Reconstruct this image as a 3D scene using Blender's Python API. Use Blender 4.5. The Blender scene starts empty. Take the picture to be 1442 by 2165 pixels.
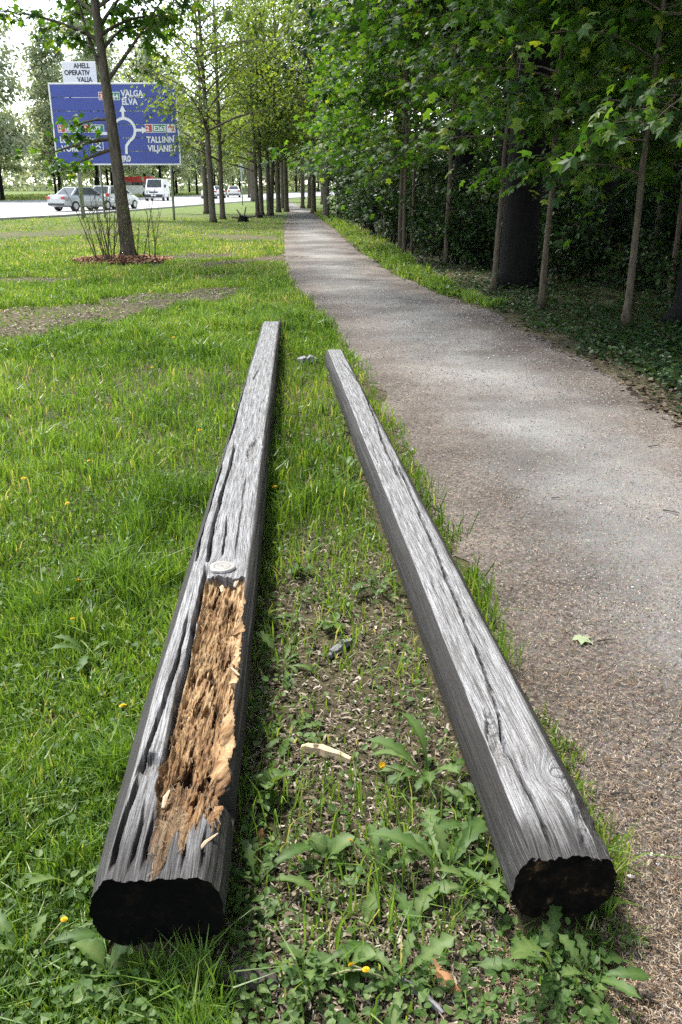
import bpy, math, random
import numpy as np
from mathutils import Vector, Matrix

# ------------------------------------------------------------------ camera, sky, sun, exposure
SC = bpy.context.scene
COL = SC.collection
FPX, CAMH = 1788.0, 1.6                        # focal length in pixels of the 1442x2165 photograph, eye height
TILT = math.atan(692.0 / FPX)
cam_d = bpy.data.cameras.new('camera')
cam_d.sensor_fit = 'VERTICAL'; cam_d.sensor_height = 36.0; cam_d.sensor_width = 36.0
cam_d.lens = FPX / 2165.0 * 36.0
cam_d.clip_start = 0.05; cam_d.clip_end = 5000
cam = bpy.data.objects.new('camera', cam_d); COL.objects.link(cam)
cam.location = (0, 0, CAMH); cam.rotation_euler = (math.pi / 2 - TILT, 0, 0)
SC.camera = cam

SUN_EL, SUN_AZ = math.radians(58), math.radians(-36)     # azimuth from +Y, negative = left
w = bpy.data.worlds.new('World'); SC.world = w; w.use_nodes = True
wn = w.node_tree.nodes; wl = w.node_tree.links
bg = wn['Background']
sky = wn.new('ShaderNodeTexSky'); sky.sky_type = 'NISHITA'; sky.sun_disc = False
sky.sun_elevation = SUN_EL; sky.sun_rotation = SUN_AZ
sky.air_density = 1.0; sky.dust_density = 0.5; sky.ozone_density = 0.6
hsv = wn.new('ShaderNodeHueSaturation'); hsv.inputs['Saturation'].default_value = .45          # veiled, whitish sky
wl.new(sky.outputs[0], hsv.inputs['Color']); wl.new(hsv.outputs[0], bg.inputs['Color']); bg.inputs['Strength'].default_value = 0.15
sd = bpy.data.lights.new('sun', 'SUN'); sd.energy = 2.5; sd.angle = math.radians(10.0); sd.color = (1.0, 0.955, 0.87)
sun = bpy.data.objects.new('sun', sd); COL.objects.link(sun)
sdir = Vector((math.sin(SUN_AZ) * math.cos(SUN_EL), math.cos(SUN_AZ) * math.cos(SUN_EL), math.sin(SUN_EL)))
sun.rotation_euler = sdir.to_track_quat('Z', 'Y').to_euler()
sun.location = (-20, 60, 80)
vs = SC.view_settings
vs.view_transform = 'Standard'; vs.look = 'None'; vs.exposure = 1.75; vs.gamma = 1.0; vs.use_curve_mapping = False
SC.cycles.max_bounces = 7; SC.cycles.transparent_max_bounces = 4
SC.cycles.diffuse_bounces = 4; SC.cycles.glossy_bounces = 3; SC.cycles.transmission_bounces = 4
SC.cycles.use_adaptive_sampling = True; SC.cycles.adaptive_threshold = 0.02
SC.cycles.use_denoising = False; SC.cycles.denoiser = 'OPENIMAGEDENOISE'; SC.cycles.denoising_input_passes = 'RGB_ALBEDO_NORMAL'
SC.cycles.sample_clamp_indirect = 2.5
SC.cycles.caustics_reflective = False; SC.cycles.caustics_refractive = False

R = np.random.default_rng(7)
random.seed(5)
_ct, _st = math.cos(TILT), math.sin(TILT)

def gp(px, py, z=0.0):
    """ground point (x, y) of a photograph pixel, for a plane at height z"""
    a = (px - 721.0) / FPX; d = (py - 1082.5) / FPX
    Y = _ct - d * _st; Z = -_st - d * _ct
    s = (z - CAMH) / Z
    return a * s, Y * s

def at(px, py, y):
    """(x, z) of a photograph pixel at distance y"""
    a = (px - 721.0) / FPX; d = (py - 1082.5) / FPX
    Y = _ct - d * _st; Z = -_st - d * _ct
    s = y / Y
    return a * s, CAMH + Z * s

# ------------------------------------------------------------------ numeric helpers
def h2(ix, iy, seed):
    m = np.uint64(0xffffffff)
    a = (ix.astype(np.int64) & 0xffffffff).astype(np.uint64); b = (iy.astype(np.int64) & 0xffffffff).astype(np.uint64)
    h = (a * np.uint64(374761393) + b * np.uint64(668265263) + np.uint64(seed * 974711 + 12345)) & m
    h = ((h ^ (h >> np.uint64(13))) * np.uint64(1274126177)) & m
    h = ((h ^ (h >> np.uint64(16))) * np.uint64(2246822519)) & m
    return ((h ^ (h >> np.uint64(15))) & m).astype(np.float64) / 4294967295.0

def vn(x, y, seed=0):
    x = np.asarray(x, float); y = np.asarray(y, float)
    ix = np.floor(x); iy = np.floor(y); fx = x - ix; fy = y - iy
    fx = fx * fx * (3 - 2 * fx); fy = fy * fy * (3 - 2 * fy)
    a = h2(ix, iy, seed); b = h2(ix + 1, iy, seed); c = h2(ix, iy + 1, seed); d = h2(ix + 1, iy + 1, seed)
    return (a * (1 - fx) + b * fx) * (1 - fy) + (c * (1 - fx) + d * fx) * fy

def fbm(x, y, seed=0, o=4):
    s = 0; a = 0.5; t = 0
    for k in range(o):
        s = s + a * vn(x * 2 ** k, y * 2 ** k, seed + k * 17); t += a; a *= 0.5
    return s / t

def sstep(a, b, x):
    t = np.clip((x - a) / (b - a), 0, 1); return t * t * (3 - 2 * t)

def mesh_np(name, V, T=None, Q=None, attrs=None, smooth=False):
    V = np.asarray(V, np.float32)
    T = np.zeros((0, 3), np.int32) if T is None or len(T) == 0 else np.asarray(T, np.int32)
    Q = np.zeros((0, 4), np.int32) if Q is None or len(Q) == 0 else np.asarray(Q, np.int32)
    me = bpy.data.meshes.new(name)
    me.vertices.add(len(V)); me.vertices.foreach_set('co', V.ravel())
    idx = np.concatenate([T.ravel(), Q.ravel()]).astype(np.int32)
    me.loops.add(len(idx)); me.loops.foreach_set('vertex_index', idx)
    n = len(T) + len(Q)
    me.polygons.add(n)
    st = np.concatenate([np.arange(len(T)) * 3, len(T) * 3 + np.arange(len(Q)) * 4]).astype(np.int32)
    me.polygons.foreach_set('loop_start', st)
    me.polygons.foreach_set('use_smooth', np.full(n, bool(smooth)))
    for k, a in (attrs or {}).items():
        a = np.asarray(a, np.float32)
        if a.ndim == 1:
            me.attributes.new(k, 'FLOAT', 'POINT').data.foreach_set('value', a)
        else:
            me.attributes.new(k, 'FLOAT_VECTOR', 'POINT').data.foreach_set('vector', a.ravel())
    me.update(calc_edges=True)
    return me

class MB:
    def __init__(s): s.V = []; s.T = []; s.Q = []; s.A = []; s.n = 0
    def add(s, V, T=None, Q=None, r=None):
        V = np.asarray(V, float).reshape(-1, 3)
        if T is not None and len(T): s.T.append(np.asarray(T) + s.n)
        if Q is not None and len(Q): s.Q.append(np.asarray(Q) + s.n)
        s.A.append(np.full(len(V), R.random()) if r is None else np.broadcast_to(np.asarray(r, float), (len(V),)))
        s.V.append(V); s.n += len(V); return s
    def mesh(s, name, smooth=False):
        return mesh_np(name, np.concatenate(s.V), np.concatenate(s.T) if s.T else None,
                       np.concatenate(s.Q) if s.Q else None, {'rnd': np.concatenate(s.A)}, smooth)
    # shapes
    def box(s, c, d, rot=None, r=None):
        x, y, z = [v / 2 for v in d]
        V = np.array([[-x, -y, -z], [x, -y, -z], [x, y, -z], [-x, y, -z], [-x, -y, z], [x, -y, z], [x, y, z], [-x, y, z]])
        if rot is not None: V = V @ np.array(Matrix(rot).to_3x3()).T if not isinstance(rot, np.ndarray) else V @ rot.T
        return s.add(V + np.array(c), None, [[0, 3, 2, 1], [4, 5, 6, 7], [0, 1, 5, 4], [1, 2, 6, 5], [2, 3, 7, 6], [3, 0, 4, 7]], r)
    def tube(s, P, rad, n=8, cap=True, r=None, wob=0.0, seed=0):
        P = np.asarray(P, float); rad = np.broadcast_to(np.asarray(rad, float), (len(P),))
        d = np.gradient(P, axis=0); d /= np.linalg.norm(d, axis=1)[:, None] + 1e-9
        ref = np.array([1.0, 0, 0]) if abs(d[0][0]) < 0.8 else np.array([0, 1.0, 0])
        a = np.cross(d, ref); a /= np.linalg.norm(a, axis=1)[:, None] + 1e-9
        b = np.cross(d, a)
        t = np.arange(n) / n * 2 * np.pi
        rr = rad[:, None] * (1 + wob * (vn(t[None, :] * 2 + 5 * seed, np.arange(len(P))[:, None] * .6, seed) - .5))
        V = P[:, None, :] + rr[..., None] * (np.cos(t)[None, :, None] * a[:, None, :] + np.sin(t)[None, :, None] * b[:, None, :])
        m = len(P); i = np.arange(m - 1)[:, None] * n; j = np.arange(n)[None, :]; k = (j + 1) % n
        Q = np.stack([i + j, i + k, i + n + k, i + n + j], -1).reshape(-1, 4)
        V = V.reshape(-1, 3); T = None
        if cap:
            c0 = len(V); V = np.vstack([V, P[0], P[-1]]); e = (m - 1) * n; jj = np.arange(n); kk = (jj + 1) % n
            T = np.concatenate([np.stack([np.full(n, c0), kk, jj], -1), np.stack([np.full(n, c0 + 1), e + jj, e + kk], -1)])
        return s.add(V, T, Q, r)

def tag(o, label=None, cat=None, group=None, kind=None):
    if label: o['label'] = label
    if cat: o['category'] = cat
    if group: o['group'] = group
    if kind: o['kind'] = kind
    return o

def obj(name, me, m=None, parent=None, loc=None, rot=None, scale=None):
    o = bpy.data.objects.new(name, me); COL.objects.link(o)
    if m is not None and me is not None and len(me.materials) == 0: me.materials.append(m)
    if parent is not None: o.parent = parent
    if loc is not None: o.location = loc
    if rot is not None: o.rotation_euler = rot
    if scale is not None: o.scale = (scale,) * 3 if isinstance(scale, (int, float)) else scale
    return o

def empty(name, loc=(0, 0, 0), rz=0.0, scale=1.0):
    o = bpy.data.objects.new(name, None); COL.objects.link(o); o.empty_display_size = .1
    o.location = loc; o.rotation_euler = (0, 0, rz); o.scale = (scale,) * 3
    return o

def dup(root, loc, rz=0.0, scale=None, label=None, group=None, tilt=None):
    r = root.copy(); COL.objects.link(r); r.location = loc; r.rotation_euler = (0 if tilt is None else tilt[0], 0 if tilt is None else tilt[1], rz)
    if scale is not None: r.scale = (scale,) * 3 if isinstance(scale, (int, float)) else scale
    if label: r['label'] = label
    if group: r['group'] = group
    for ch in list(root.children):
        c = ch.copy(); COL.objects.link(c); c.parent = r
        for g in list(ch.children):
            d = g.copy(); COL.objects.link(d); d.parent = c
    return r

# ------------------------------------------------------------------ materials
def mat(name):
    m = bpy.data.materials.new(name); m.use_nodes = True
    return m, m.node_tree.nodes, m.node_tree.links, m.node_tree.nodes['Principled BSDF']

def nd(N, t, **kw):
    n = N.new(t)
    for k, v in kw.items():
        if k in ('op',): n.operation = v
        else: setattr(n, k, v)
    return n

def ramp(N, stops, interp='LINEAR'):
    r = N.new('ShaderNodeValToRGB'); r.color_ramp.interpolation = interp
    e = r.color_ramp.elements
    while len(e) < len(stops): e.new(0.5)
    for k, (p, c) in enumerate(stops):
        e[k].position = p; e[k].color = (*c, 1) if len(c) == 3 else c
    return r

def noise(N, L, vec, scale, detail=4, rough=.6, dist=0.0):
    t = N.new('ShaderNodeTexNoise'); t.inputs['Scale'].default_value = scale; t.inputs['Detail'].default_value = detail
    t.inputs['Roughness'].default_value = rough; t.inputs['Distortion'].default_value = dist
    if vec is not None: L.new(vec, t.inputs['Vector'])
    return t

def mixc(N, L, fac, a, b, bt='MIX'):
    m = N.new('ShaderNodeMix'); m.data_type = 'RGBA'; m.blend_type = bt
    for s, v in ((m.inputs[0], fac), (m.inputs[6], a), (m.inputs[7], b)):
        if isinstance(v, (int, float)): s.default_value = v
        elif isinstance(v, tuple): s.default_value = (*v, 1)
        else: L.new(v, s)
    return m.outputs[2]

def bump(N, L, h, strength, dist, bsdf, extra=None):
    b = N.new('ShaderNodeBump'); b.inputs['Strength'].default_value = strength; b.inputs['Distance'].default_value = dist
    L.new(h, b.inputs['Height'])
    if extra is not None: L.new(extra, b.inputs['Normal'])
    L.new(b.outputs[0], bsdf.inputs['Normal']); return b.outputs[0]

def plain(name, c, rough=.6, metal=0.0, var=0.12, scale=6.0, spec=.5):
    m, N, L, B = mat(name)
    tc = N.new('ShaderNodeTexCoord')
    n = noise(N, L, tc.outputs['Object'], scale, 5)
    r = ramp(N, [(.3, tuple(v * (1 - var) for v in c)), (.7, tuple(min(1, v * (1 + var)) for v in c))])
    L.new(n.outputs[0], r.inputs[0]); L.new(r.outputs[0], B.inputs['Base Color'])
    B.inputs['Roughness'].default_value = rough; B.inputs['Metallic'].default_value = metal
    B.inputs['Specular IOR Level'].default_value = spec
    return m

def leafmat(name, stops, trans=.4, tcol=(1.25, 1.15, .45), rough=.45, spec=.35, nscale=0.0):
    """thin leaf: diffuse + translucent + a little gloss, colour picked per leaf"""
    m, N, L, B = mat(name)
    a = N.new('ShaderNodeAttribute'); a.attribute_name = 'rnd'
    r = ramp(N, stops); fac = a.outputs['Fac']
    if nscale:
        g = N.new('ShaderNodeNewGeometry'); n = noise(N, L, g.outputs['Position'], nscale, 3)
        ma = nd(N, 'ShaderNodeMath', op='MULTIPLY_ADD'); L.new(n.outputs[0], ma.inputs[0]); ma.inputs[1].default_value = 1.4; ma.inputs[2].default_value = -.7
        ad = nd(N, 'ShaderNodeMath', op='ADD'); ad.use_clamp = True; L.new(ma.outputs[0], ad.inputs[0]); L.new(fac, ad.inputs[1]); fac = ad.outputs[0]
    L.new(fac, r.inputs[0])
    L.new(r.outputs[0], B.inputs['Base Color']); B.inputs['Roughness'].default_value = rough
    B.inputs['Specular IOR Level'].default_value = spec
    t = N.new('ShaderNodeBsdfTranslucent')
    tcn = mixc(N, L, 1.0, r.outputs[0], tcol, 'MULTIPLY'); L.new(tcn, t.inputs['Color'])
    mx = N.new('ShaderNodeMixShader'); mx.inputs[0].default_value = trans
    L.new(B.outputs[0], mx.inputs[1]); L.new(t.outputs[0], mx.inputs[2])
    L.new(mx.outputs[0], N['Material Output'].inputs['Surface'])
    return m

M = {}
M['grass'] = leafmat('grass_blade', [(0, (.045, .105, .016)), (.4, (.125, .235, .038)), (.8, (.225, .35, .07)), (.93, (.33, .38, .12)), (1, (.50, .45, .26))], .47, (1.35, 1.25, .5), .4, .4, .55)
M['lawn_far'] = leafmat('grass_far', [(0, (.055, .105, .02)), (.5, (.10, .165, .035)), (.85, (.16, .19, .06)), (1, (.26, .23, .12))], .35, (1.2, 1.15, .5), .5, .3, .25)
M['weed'] = leafmat('weed_leaf', [(0, (.045, .095, .022)), (.5, (.085, .16, .04)), (1, (.17, .24, .08))], .4, (1.3, 1.2, .5), .5, .25)
M['maple'] = leafmat('maple_leaf', [(0, (.018, .055, .011)), (.6, (.042, .10, .018)), (.93, (.075, .145, .028)), (1, (.18, .22, .035))], .48, (2.3, 2.15, .6), .48, .25)
M['avenue'] = leafmat('avenue_leaf', [(0, (.08, .14, .03)), (.6, (.16, .25, .055)), (1, (.28, .35, .095))], .5, (1.5, 1.35, .5), .45, .4)
M['willow_hazed'] = leafmat('silver_leaf_hazed', [(0, (.17, .22, .14)), (.6, (.29, .34, .23)), (1, (.42, .46, .33))], .5, (1.2, 1.15, .7), .5, .4)  # silver-green leaf, lightened further so its colour carries the distance haze
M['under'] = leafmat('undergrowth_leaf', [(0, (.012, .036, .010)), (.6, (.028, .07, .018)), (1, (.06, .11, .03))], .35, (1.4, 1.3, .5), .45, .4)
M['stem'] = leafmat('stem', [(0, (.20, .22, .10)), (.6, (.30, .30, .15)), (1, (.42, .36, .22))], .25, (1.1, 1.1, .8), .5, .3)
M['flower'] = leafmat('dandelion_yellow', [(0, (.62, .38, .01)), (1, (.80, .56, .02))], .25, (1.1, 1.0, .6), .6, .2)

# bark
def barkmat(name, c0, c1, moss=(.10, .12, .04), mossamt=.3, scale=9):
    m, N, L, B = mat(name)
    tc = N.new('ShaderNodeTexCoord'); mp = N.new('ShaderNodeMapping'); mp.inputs['Scale'].default_value = (1, 1, .22)
    L.new(tc.outputs['Object'], mp.inputs[0])
    n = noise(N, L, mp.outputs[0], scale * 2.2, 8, .7)
    r = ramp(N, [(.35, c0), (.65, c1)]); L.new(n.outputs[0], r.inputs[0])
    n2 = noise(N, L, tc.outputs['Object'], 2.3, 5)
    r2 = ramp(N, [(.62 - mossamt * .3, (0, 0, 0)), (.75, (1, 1, 1))]); L.new(n2.outputs[0], r2.inputs[0])
    c = mixc(N, L, r2.outputs[0], r.outputs[0], moss); L.new(c, B.inputs['Base Color'])
    B.inputs['Roughness'].default_value = .9; B.inputs['Specular IOR Level'].default_value = .2
    bump(N, L, n.outputs[0], .8, .03, B)
    return m
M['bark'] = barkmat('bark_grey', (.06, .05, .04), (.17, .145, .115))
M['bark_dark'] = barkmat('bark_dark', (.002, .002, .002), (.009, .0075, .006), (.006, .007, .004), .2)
M['bark_pale'] = barkmat('bark_sapling', (.05, .04, .03), (.14, .115, .08), (.12, .13, .06), .25, 14)

# soil under the lawn
def soilmat():
    m, N, L, B = mat('soil')
    g = N.new('ShaderNodeNewGeometry'); P = g.outputs['Position']
    n1 = noise(N, L, P, 160, 6, .75); n2 = noise(N, L, P, 9, 5); n3 = noise(N, L, P, .33, 4)
    r1 = ramp(N, [(.3, (.030, .024, .018)), (.48, (.10, .080, .058)), (.68, (.25, .21, .16))]); L.new(n1.outputs[0], r1.inputs[0])
    r2 = ramp(N, [(.35, (.045, .06, .018)), (.62, (.11, .10, .055))]); L.new(n2.outputs[0], r2.inputs[0])
    a = mixc(N, L, .45, r1.outputs[0], r2.outputs[0])
    r3 = ramp(N, [(.4, (.75, .8, .7)), (.65, (1.15, 1.08, 1.0))]); L.new(n3.outputs[0], r3.inputs[0])
    b = mixc(N, L, 1.0, a, r3.outputs[0], 'MULTIPLY')
    # beyond the built blades the sheet itself carries the lawn's colour
    sx = N.new('ShaderNodeSeparateXYZ'); L.new(P, sx.inputs[0])
    far = N.new('ShaderNodeMapRange'); far.inputs['From Min'].default_value = 24; far.inputs['From Max'].default_value = 55
    L.new(sx.outputs['Y'], far.inputs['Value'])
    r4 = ramp(N, [(.3, (.085, .125, .03)), (.6, (.13, .17, .05)), (.8, (.2, .18, .1))]); n4 = noise(N, L, P, .8, 8, .7); L.new(n4.outputs[0], r4.inputs[0])
    c = mixc(N, L, far.outputs[0], b, r4.outputs[0]); L.new(c, B.inputs['Base Color'])
    B.inputs['Roughness'].default_value = .95; B.inputs['Specular IOR Level'].default_value = .15
    bump(N, L, n1.outputs[0], .9, .012, B)
    return m
M['soil'] = soilmat()

def pathmat():
    m, N, L, B = mat('path_grit')
    g = N.new('ShaderNodeNewGeometry'); P = g.outputs['Position']
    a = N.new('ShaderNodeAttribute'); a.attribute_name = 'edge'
    n1 = noise(N, L, P, 150, 5, .8); n0 = noise(N, L, P, 55, 4, .7)
    v = N.new('ShaderNodeTexVoronoi'); v.inputs['Scale'].default_value = 120; L.new(P, v.inputs['Vector'])
    r1 = ramp(N, [(.28, (.05, .047, .042)), (.46, (.15, .143, .130)), (.66, (.31, .30, .278))]); L.new(n1.outputs[0], r1.inputs[0])
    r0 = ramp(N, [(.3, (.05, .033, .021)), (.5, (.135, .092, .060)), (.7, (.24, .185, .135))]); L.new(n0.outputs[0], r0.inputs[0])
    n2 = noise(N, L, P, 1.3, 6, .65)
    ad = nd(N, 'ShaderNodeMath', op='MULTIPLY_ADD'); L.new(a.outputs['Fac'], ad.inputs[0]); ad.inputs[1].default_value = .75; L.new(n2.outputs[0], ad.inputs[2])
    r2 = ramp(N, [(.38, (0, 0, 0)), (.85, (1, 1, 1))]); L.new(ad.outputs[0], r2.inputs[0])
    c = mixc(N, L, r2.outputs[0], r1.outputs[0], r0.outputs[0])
    c2 = mixc(N, L, .35, c, v.outputs['Color'], 'SOFT_LIGHT')
    hs = N.new('ShaderNodeHueSaturation'); hs.inputs['Saturation'].default_value = .5; L.new(c2, hs.inputs['Color'])
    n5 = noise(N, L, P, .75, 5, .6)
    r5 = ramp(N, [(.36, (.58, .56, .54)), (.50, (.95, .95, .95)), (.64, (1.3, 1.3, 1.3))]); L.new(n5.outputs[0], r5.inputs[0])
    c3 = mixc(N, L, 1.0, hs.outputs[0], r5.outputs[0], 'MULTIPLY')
    L.new(c3, B.inputs['Base Color'])
    B.inputs['Roughness'].default_value = .85; B.inputs['Specular IOR Level'].default_value = .3
    bump(N, L, n1.outputs[0], .8, .008, B)
    return m
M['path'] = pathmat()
M['road'] = plain('asphalt_dry', (.30, .30, .305), .6, 0, .1, 3)
M['kerb'] = plain('kerb_stone', (.36, .35, .33), .8)
M['marking'] = plain('road_paint', (.75, .75, .74), .6)

# weathered timber
def woodmat(name, top0, top1, side0, side1, rot=False):
    m, N, L, B = mat(name)
    a = N.new('ShaderNodeAttribute'); a.attribute_name = 'grain'
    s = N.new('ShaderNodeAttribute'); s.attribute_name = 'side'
    mp = N.new('ShaderNodeMapping'); mp.inputs['Scale'].default_value = (1, 42, 1); L.new(a.outputs['Vector'], mp.inputs[0])
    n1 = noise(N, L, mp.outputs[0], 8.0, 7, .68, .2)
    mp2 = N.new('ShaderNodeMapping'); mp2.inputs['Scale'].default_value = (1, 14, 1); L.new(a.outputs['Vector'], mp2.inputs[0])
    n2 = noise(N, L, mp2.outputs[0], 4.0, 5, .65, .3)
    n3 = noise(N, L, a.outputs['Vector'], 2.6, 5, .6)
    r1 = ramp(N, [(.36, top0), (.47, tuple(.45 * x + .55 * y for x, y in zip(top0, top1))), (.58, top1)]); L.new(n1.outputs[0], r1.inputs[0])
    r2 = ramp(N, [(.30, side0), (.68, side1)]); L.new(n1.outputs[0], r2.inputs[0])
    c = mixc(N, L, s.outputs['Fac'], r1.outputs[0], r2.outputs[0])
    r3 = ramp(N, [(.36, (.42, .40, .38)), (.47, (.85, .84, .83)), (.6, (1.12, 1.12, 1.14))]); L.new(n2.outputs[0], r3.inputs[0])
    c = mixc(N, L, .9, c, r3.outputs[0], 'MULTIPLY')
    n8 = noise(N, L, a.outputs['Vector'], 95, 4, .7); r8 = ramp(N, [(.32, (.35, .33, .31)), (.45, (1, 1, 1))]); L.new(n8.outputs[0], r8.inputs[0]); c = mixc(N, L, .8, c, r8.outputs[0], 'MULTIPLY')
    wet = N.new('ShaderNodeAttribute'); wet.attribute_name = 'wet'
    r7 = ramp(N, [(.30, (.004, .0035, .003)), (.48, (.012, .010, .009)), (.57, (.034, .031, .030)), (.66, (.14, .135, .135))]); L.new(n1.outputs[0], r7.inputs[0])
    if not rot: c = mixc(N, L, wet.outputs['Fac'], c, r7.outputs[0])
    if rot:
        d = N.new('ShaderNodeAttribute'); d.attribute_name = 'rot'
        mp4 = N.new('ShaderNodeMapping'); mp4.inputs['Scale'].default_value = (1, 7, 1); L.new(a.outputs['Vector'], mp4.inputs[0])
        n5 = noise(N, L, mp4.outputs[0], 7, 6, .75, .2)
        r5a = ramp(N, [(.18, (.030, .019, .012)), (.30, (.20, .115, .055)), (.45, (.40, .27, .145)), (.60, (.53, .40, .24)), (.78, (.60, .50, .36))])
        r5b = ramp(N, [(.20, (.018, .011, .007)), (.34, (.14, .060, .020)), (.50, (.32, .155, .055)), (.64, (.44, .28, .14)), (.80, (.50, .40, .27))])
        ad = nd(N, 'ShaderNodeMath', op='MULTIPLY_ADD'); L.new(d.outputs['Fac'], ad.inputs[0]); ad.inputs[1].default_value = .36
        sb = nd(N, 'ShaderNodeMath', op='SUBTRACT'); L.new(n5.outputs[0], sb.inputs[0]); sb.inputs[1].default_value = .25; L.new(sb.outputs[0], ad.inputs[2])
        L.new(ad.outputs[0], r5a.inputs[0]); L.new(ad.outputs[0], r5b.inputs[0])
        sp = N.new('ShaderNodeSeparateXYZ'); L.new(a.outputs['Vector'], sp.inputs[0]); n6 = noise(N, L, mp4.outputs[0], 3, 3)
        mr = N.new('ShaderNodeMapRange'); mr.inputs['From Min'].default_value = .45; mr.inputs['From Max'].default_value = 1.1
        a6 = nd(N, 'ShaderNodeMath', op='ADD'); L.new(sp.outputs[0], a6.inputs[0]); L.new(n6.outputs[0], a6.inputs[1]); L.new(a6.outputs[0], mr.inputs['Value'])
        c = mixc(N, L, mr.outputs[0], r5b.outputs[0], r5a.outputs[0])
        mp9 = N.new('ShaderNodeMapping'); mp9.inputs['Scale'].default_value = (1, 16, 1); L.new(a.outputs['Vector'], mp9.inputs[0])
        n9 = noise(N, L, mp9.outputs[0], 9, 5, .65, .3); r9 = ramp(N, [(.36, (.10, .085, .07)), (.46, (1, 1, 1))]); L.new(n9.outputs[0], r9.inputs[0]); c = mixc(N, L, .9, c, r9.outputs[0], 'MULTIPLY')
        wm = nd(N, 'ShaderNodeMath', op='MULTIPLY'); L.new(wet.outputs['Fac'], wm.inputs[0]); wm.inputs[1].default_value = .85
        c = mixc(N, L, wm.outputs[0], c, r7.outputs[0])
        B.inputs['Specular IOR Level'].default_value = .15
    L.new(c, B.inputs['Base Color'])
    rr = N.new('ShaderNodeMapRange'); rr.inputs['To Min'].default_value = .26 if not rot else .8; rr.inputs['To Max'].default_value = .52 if not rot else .95
    L.new(n3.outputs[0], rr.inputs['Value'])
    mx_ = nd(N, 'ShaderNodeMath', op='MAXIMUM'); L.new(s.outputs['Fac'], mx_.inputs[0]); L.new(wet.outputs['Fac'], mx_.inputs[1])
    ma_ = nd(N, 'ShaderNodeMath', op='MULTIPLY_ADD'); ma_.use_clamp = True; L.new(mx_.outputs[0], ma_.inputs[0]); ma_.inputs[1].default_value = .32; L.new(rr.outputs[0], ma_.inputs[2])
    L.new(ma_.outputs[0], B.inputs['Roughness'])
    if not rot: B.inputs['Specular IOR Level'].default_value = .45
    bump(N, L, n1.outputs[0], .8, .005, B)
    return m
M['wood'] = woodmat('weathered_timber', (.026, .023, .021), (.33, .33, .335), (.0035, .0028, .0022), (.020, .0155, .012))  # side tones: brown weathering, darkened further with shade put into the colour
M['rot'] = woodmat('rotten_heartwood', (.1, .1, .1), (.4, .4, .4), (.1, .1, .1), (.2, .2, .2), True)
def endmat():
    m, N, L, B = mat('blackish_end_grain')
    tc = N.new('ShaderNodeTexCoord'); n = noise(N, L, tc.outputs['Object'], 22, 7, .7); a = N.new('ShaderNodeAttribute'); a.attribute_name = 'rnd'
    r = ramp(N, [(.50, (.0012, .001, .001)), (.66, (.007, .005, .003)), (.84, (.13, .08, .035))])  # near-black end faces with brown flecks, browner where rnd is higher
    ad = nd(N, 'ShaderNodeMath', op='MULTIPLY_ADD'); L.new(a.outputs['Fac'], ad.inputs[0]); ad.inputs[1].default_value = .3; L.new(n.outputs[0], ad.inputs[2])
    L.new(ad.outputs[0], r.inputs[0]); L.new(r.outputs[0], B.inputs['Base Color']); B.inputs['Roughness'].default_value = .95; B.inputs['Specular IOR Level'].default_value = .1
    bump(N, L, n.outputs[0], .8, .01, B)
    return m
M['blackish'] = endmat()
M['knot'] = woodmat('knot_wood', (.09, .08, .07), (.40, .385, .36), (.2, .2, .2), (.5, .5, .5))
M['chip'] = leafmat('litter', [(0, (.03, .022, .016)), (.35, (.10, .075, .05)), (.65, (.20, .16, .115)), (.88, (.32, .27, .21)), (1, (.46, .41, .35))], .05, (1, 1, 1), .85, .2)
M['needle'] = leafmat('dry_needles', [(0, (.035, .024, .016)), (.35, (.16, .105, .062)), (.7, (.32, .235, .155)), (1, (.50, .42, .33))], .1, (1, 1, 1), .8, .2)
M['grit'] = leafmat('grit_stones', [(0, (.05, .042, .036)), (.4, (.22, .19, .16)), (.75, (.42, .38, .34)), (.94, (.55, .52, .48)), (1, (.8, .79, .76))], 0.0, (1, 1, 1), .8, .3)
M['mulch'] = leafmat('bark_mulch', [(0, (.10, .045, .025)), (.5, (.30, .15, .085)), (1, (.48, .30, .2))], .05, (1, 1, 1), .85, .2)
M['splint_pale'] = plain('split_pale_wood', (.58, .44, .28), .8, 0, .35, 30)
M['splint_grey'] = plain('split_grey_wood', (.17, .17, .185), .7, 0, .4, 30)
M['splint_orange'] = plain('split_orange_wood', (.30, .15, .06), .8, 0, .4, 30)
M['splint_dark'] = plain('split_dark_wood', (.055, .045, .04), .8, 0, .4, 30)

# ------------------------------------------------------------------ setting: ground, path, road
PL = np.array([(.35, -6), (.50, 0), (.55, 1.23), (.63, 1.43), (.68, 1.63), (.66, 2.1), (.60, 2.7), (.545, 3.71), (.48, 4.52), (.42, 5.59), (.31, 6.87), (.135, 8.28),
               (-.12, 10.36), (-.49, 12.56), (-.97, 15.87), (-1.36, 21.4), (-2.3, 36.1), (-3.63, 63.3), (-5.2, 80), (-7.5, 100)])
PR = np.array([(2.35, -6), (2.45, 0), (2.50, 3), (2.50, 6.03), (2.49, 7.22), (2.35, 8.79), (2.03, 11.6), (1.39, 14.2), (.99, 16.7), (.56, 21.4), (.20, 26.9), (-.40, 36.1),
               (-.94, 43.5), (-2.37, 63.3), (-4.0, 80), (-6.2, 100)])
def path_l(y): return np.interp(y, PL[:, 1], PL[:, 0])
def path_r(y): return np.interp(y, PR[:, 1], PR[:, 0])

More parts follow.
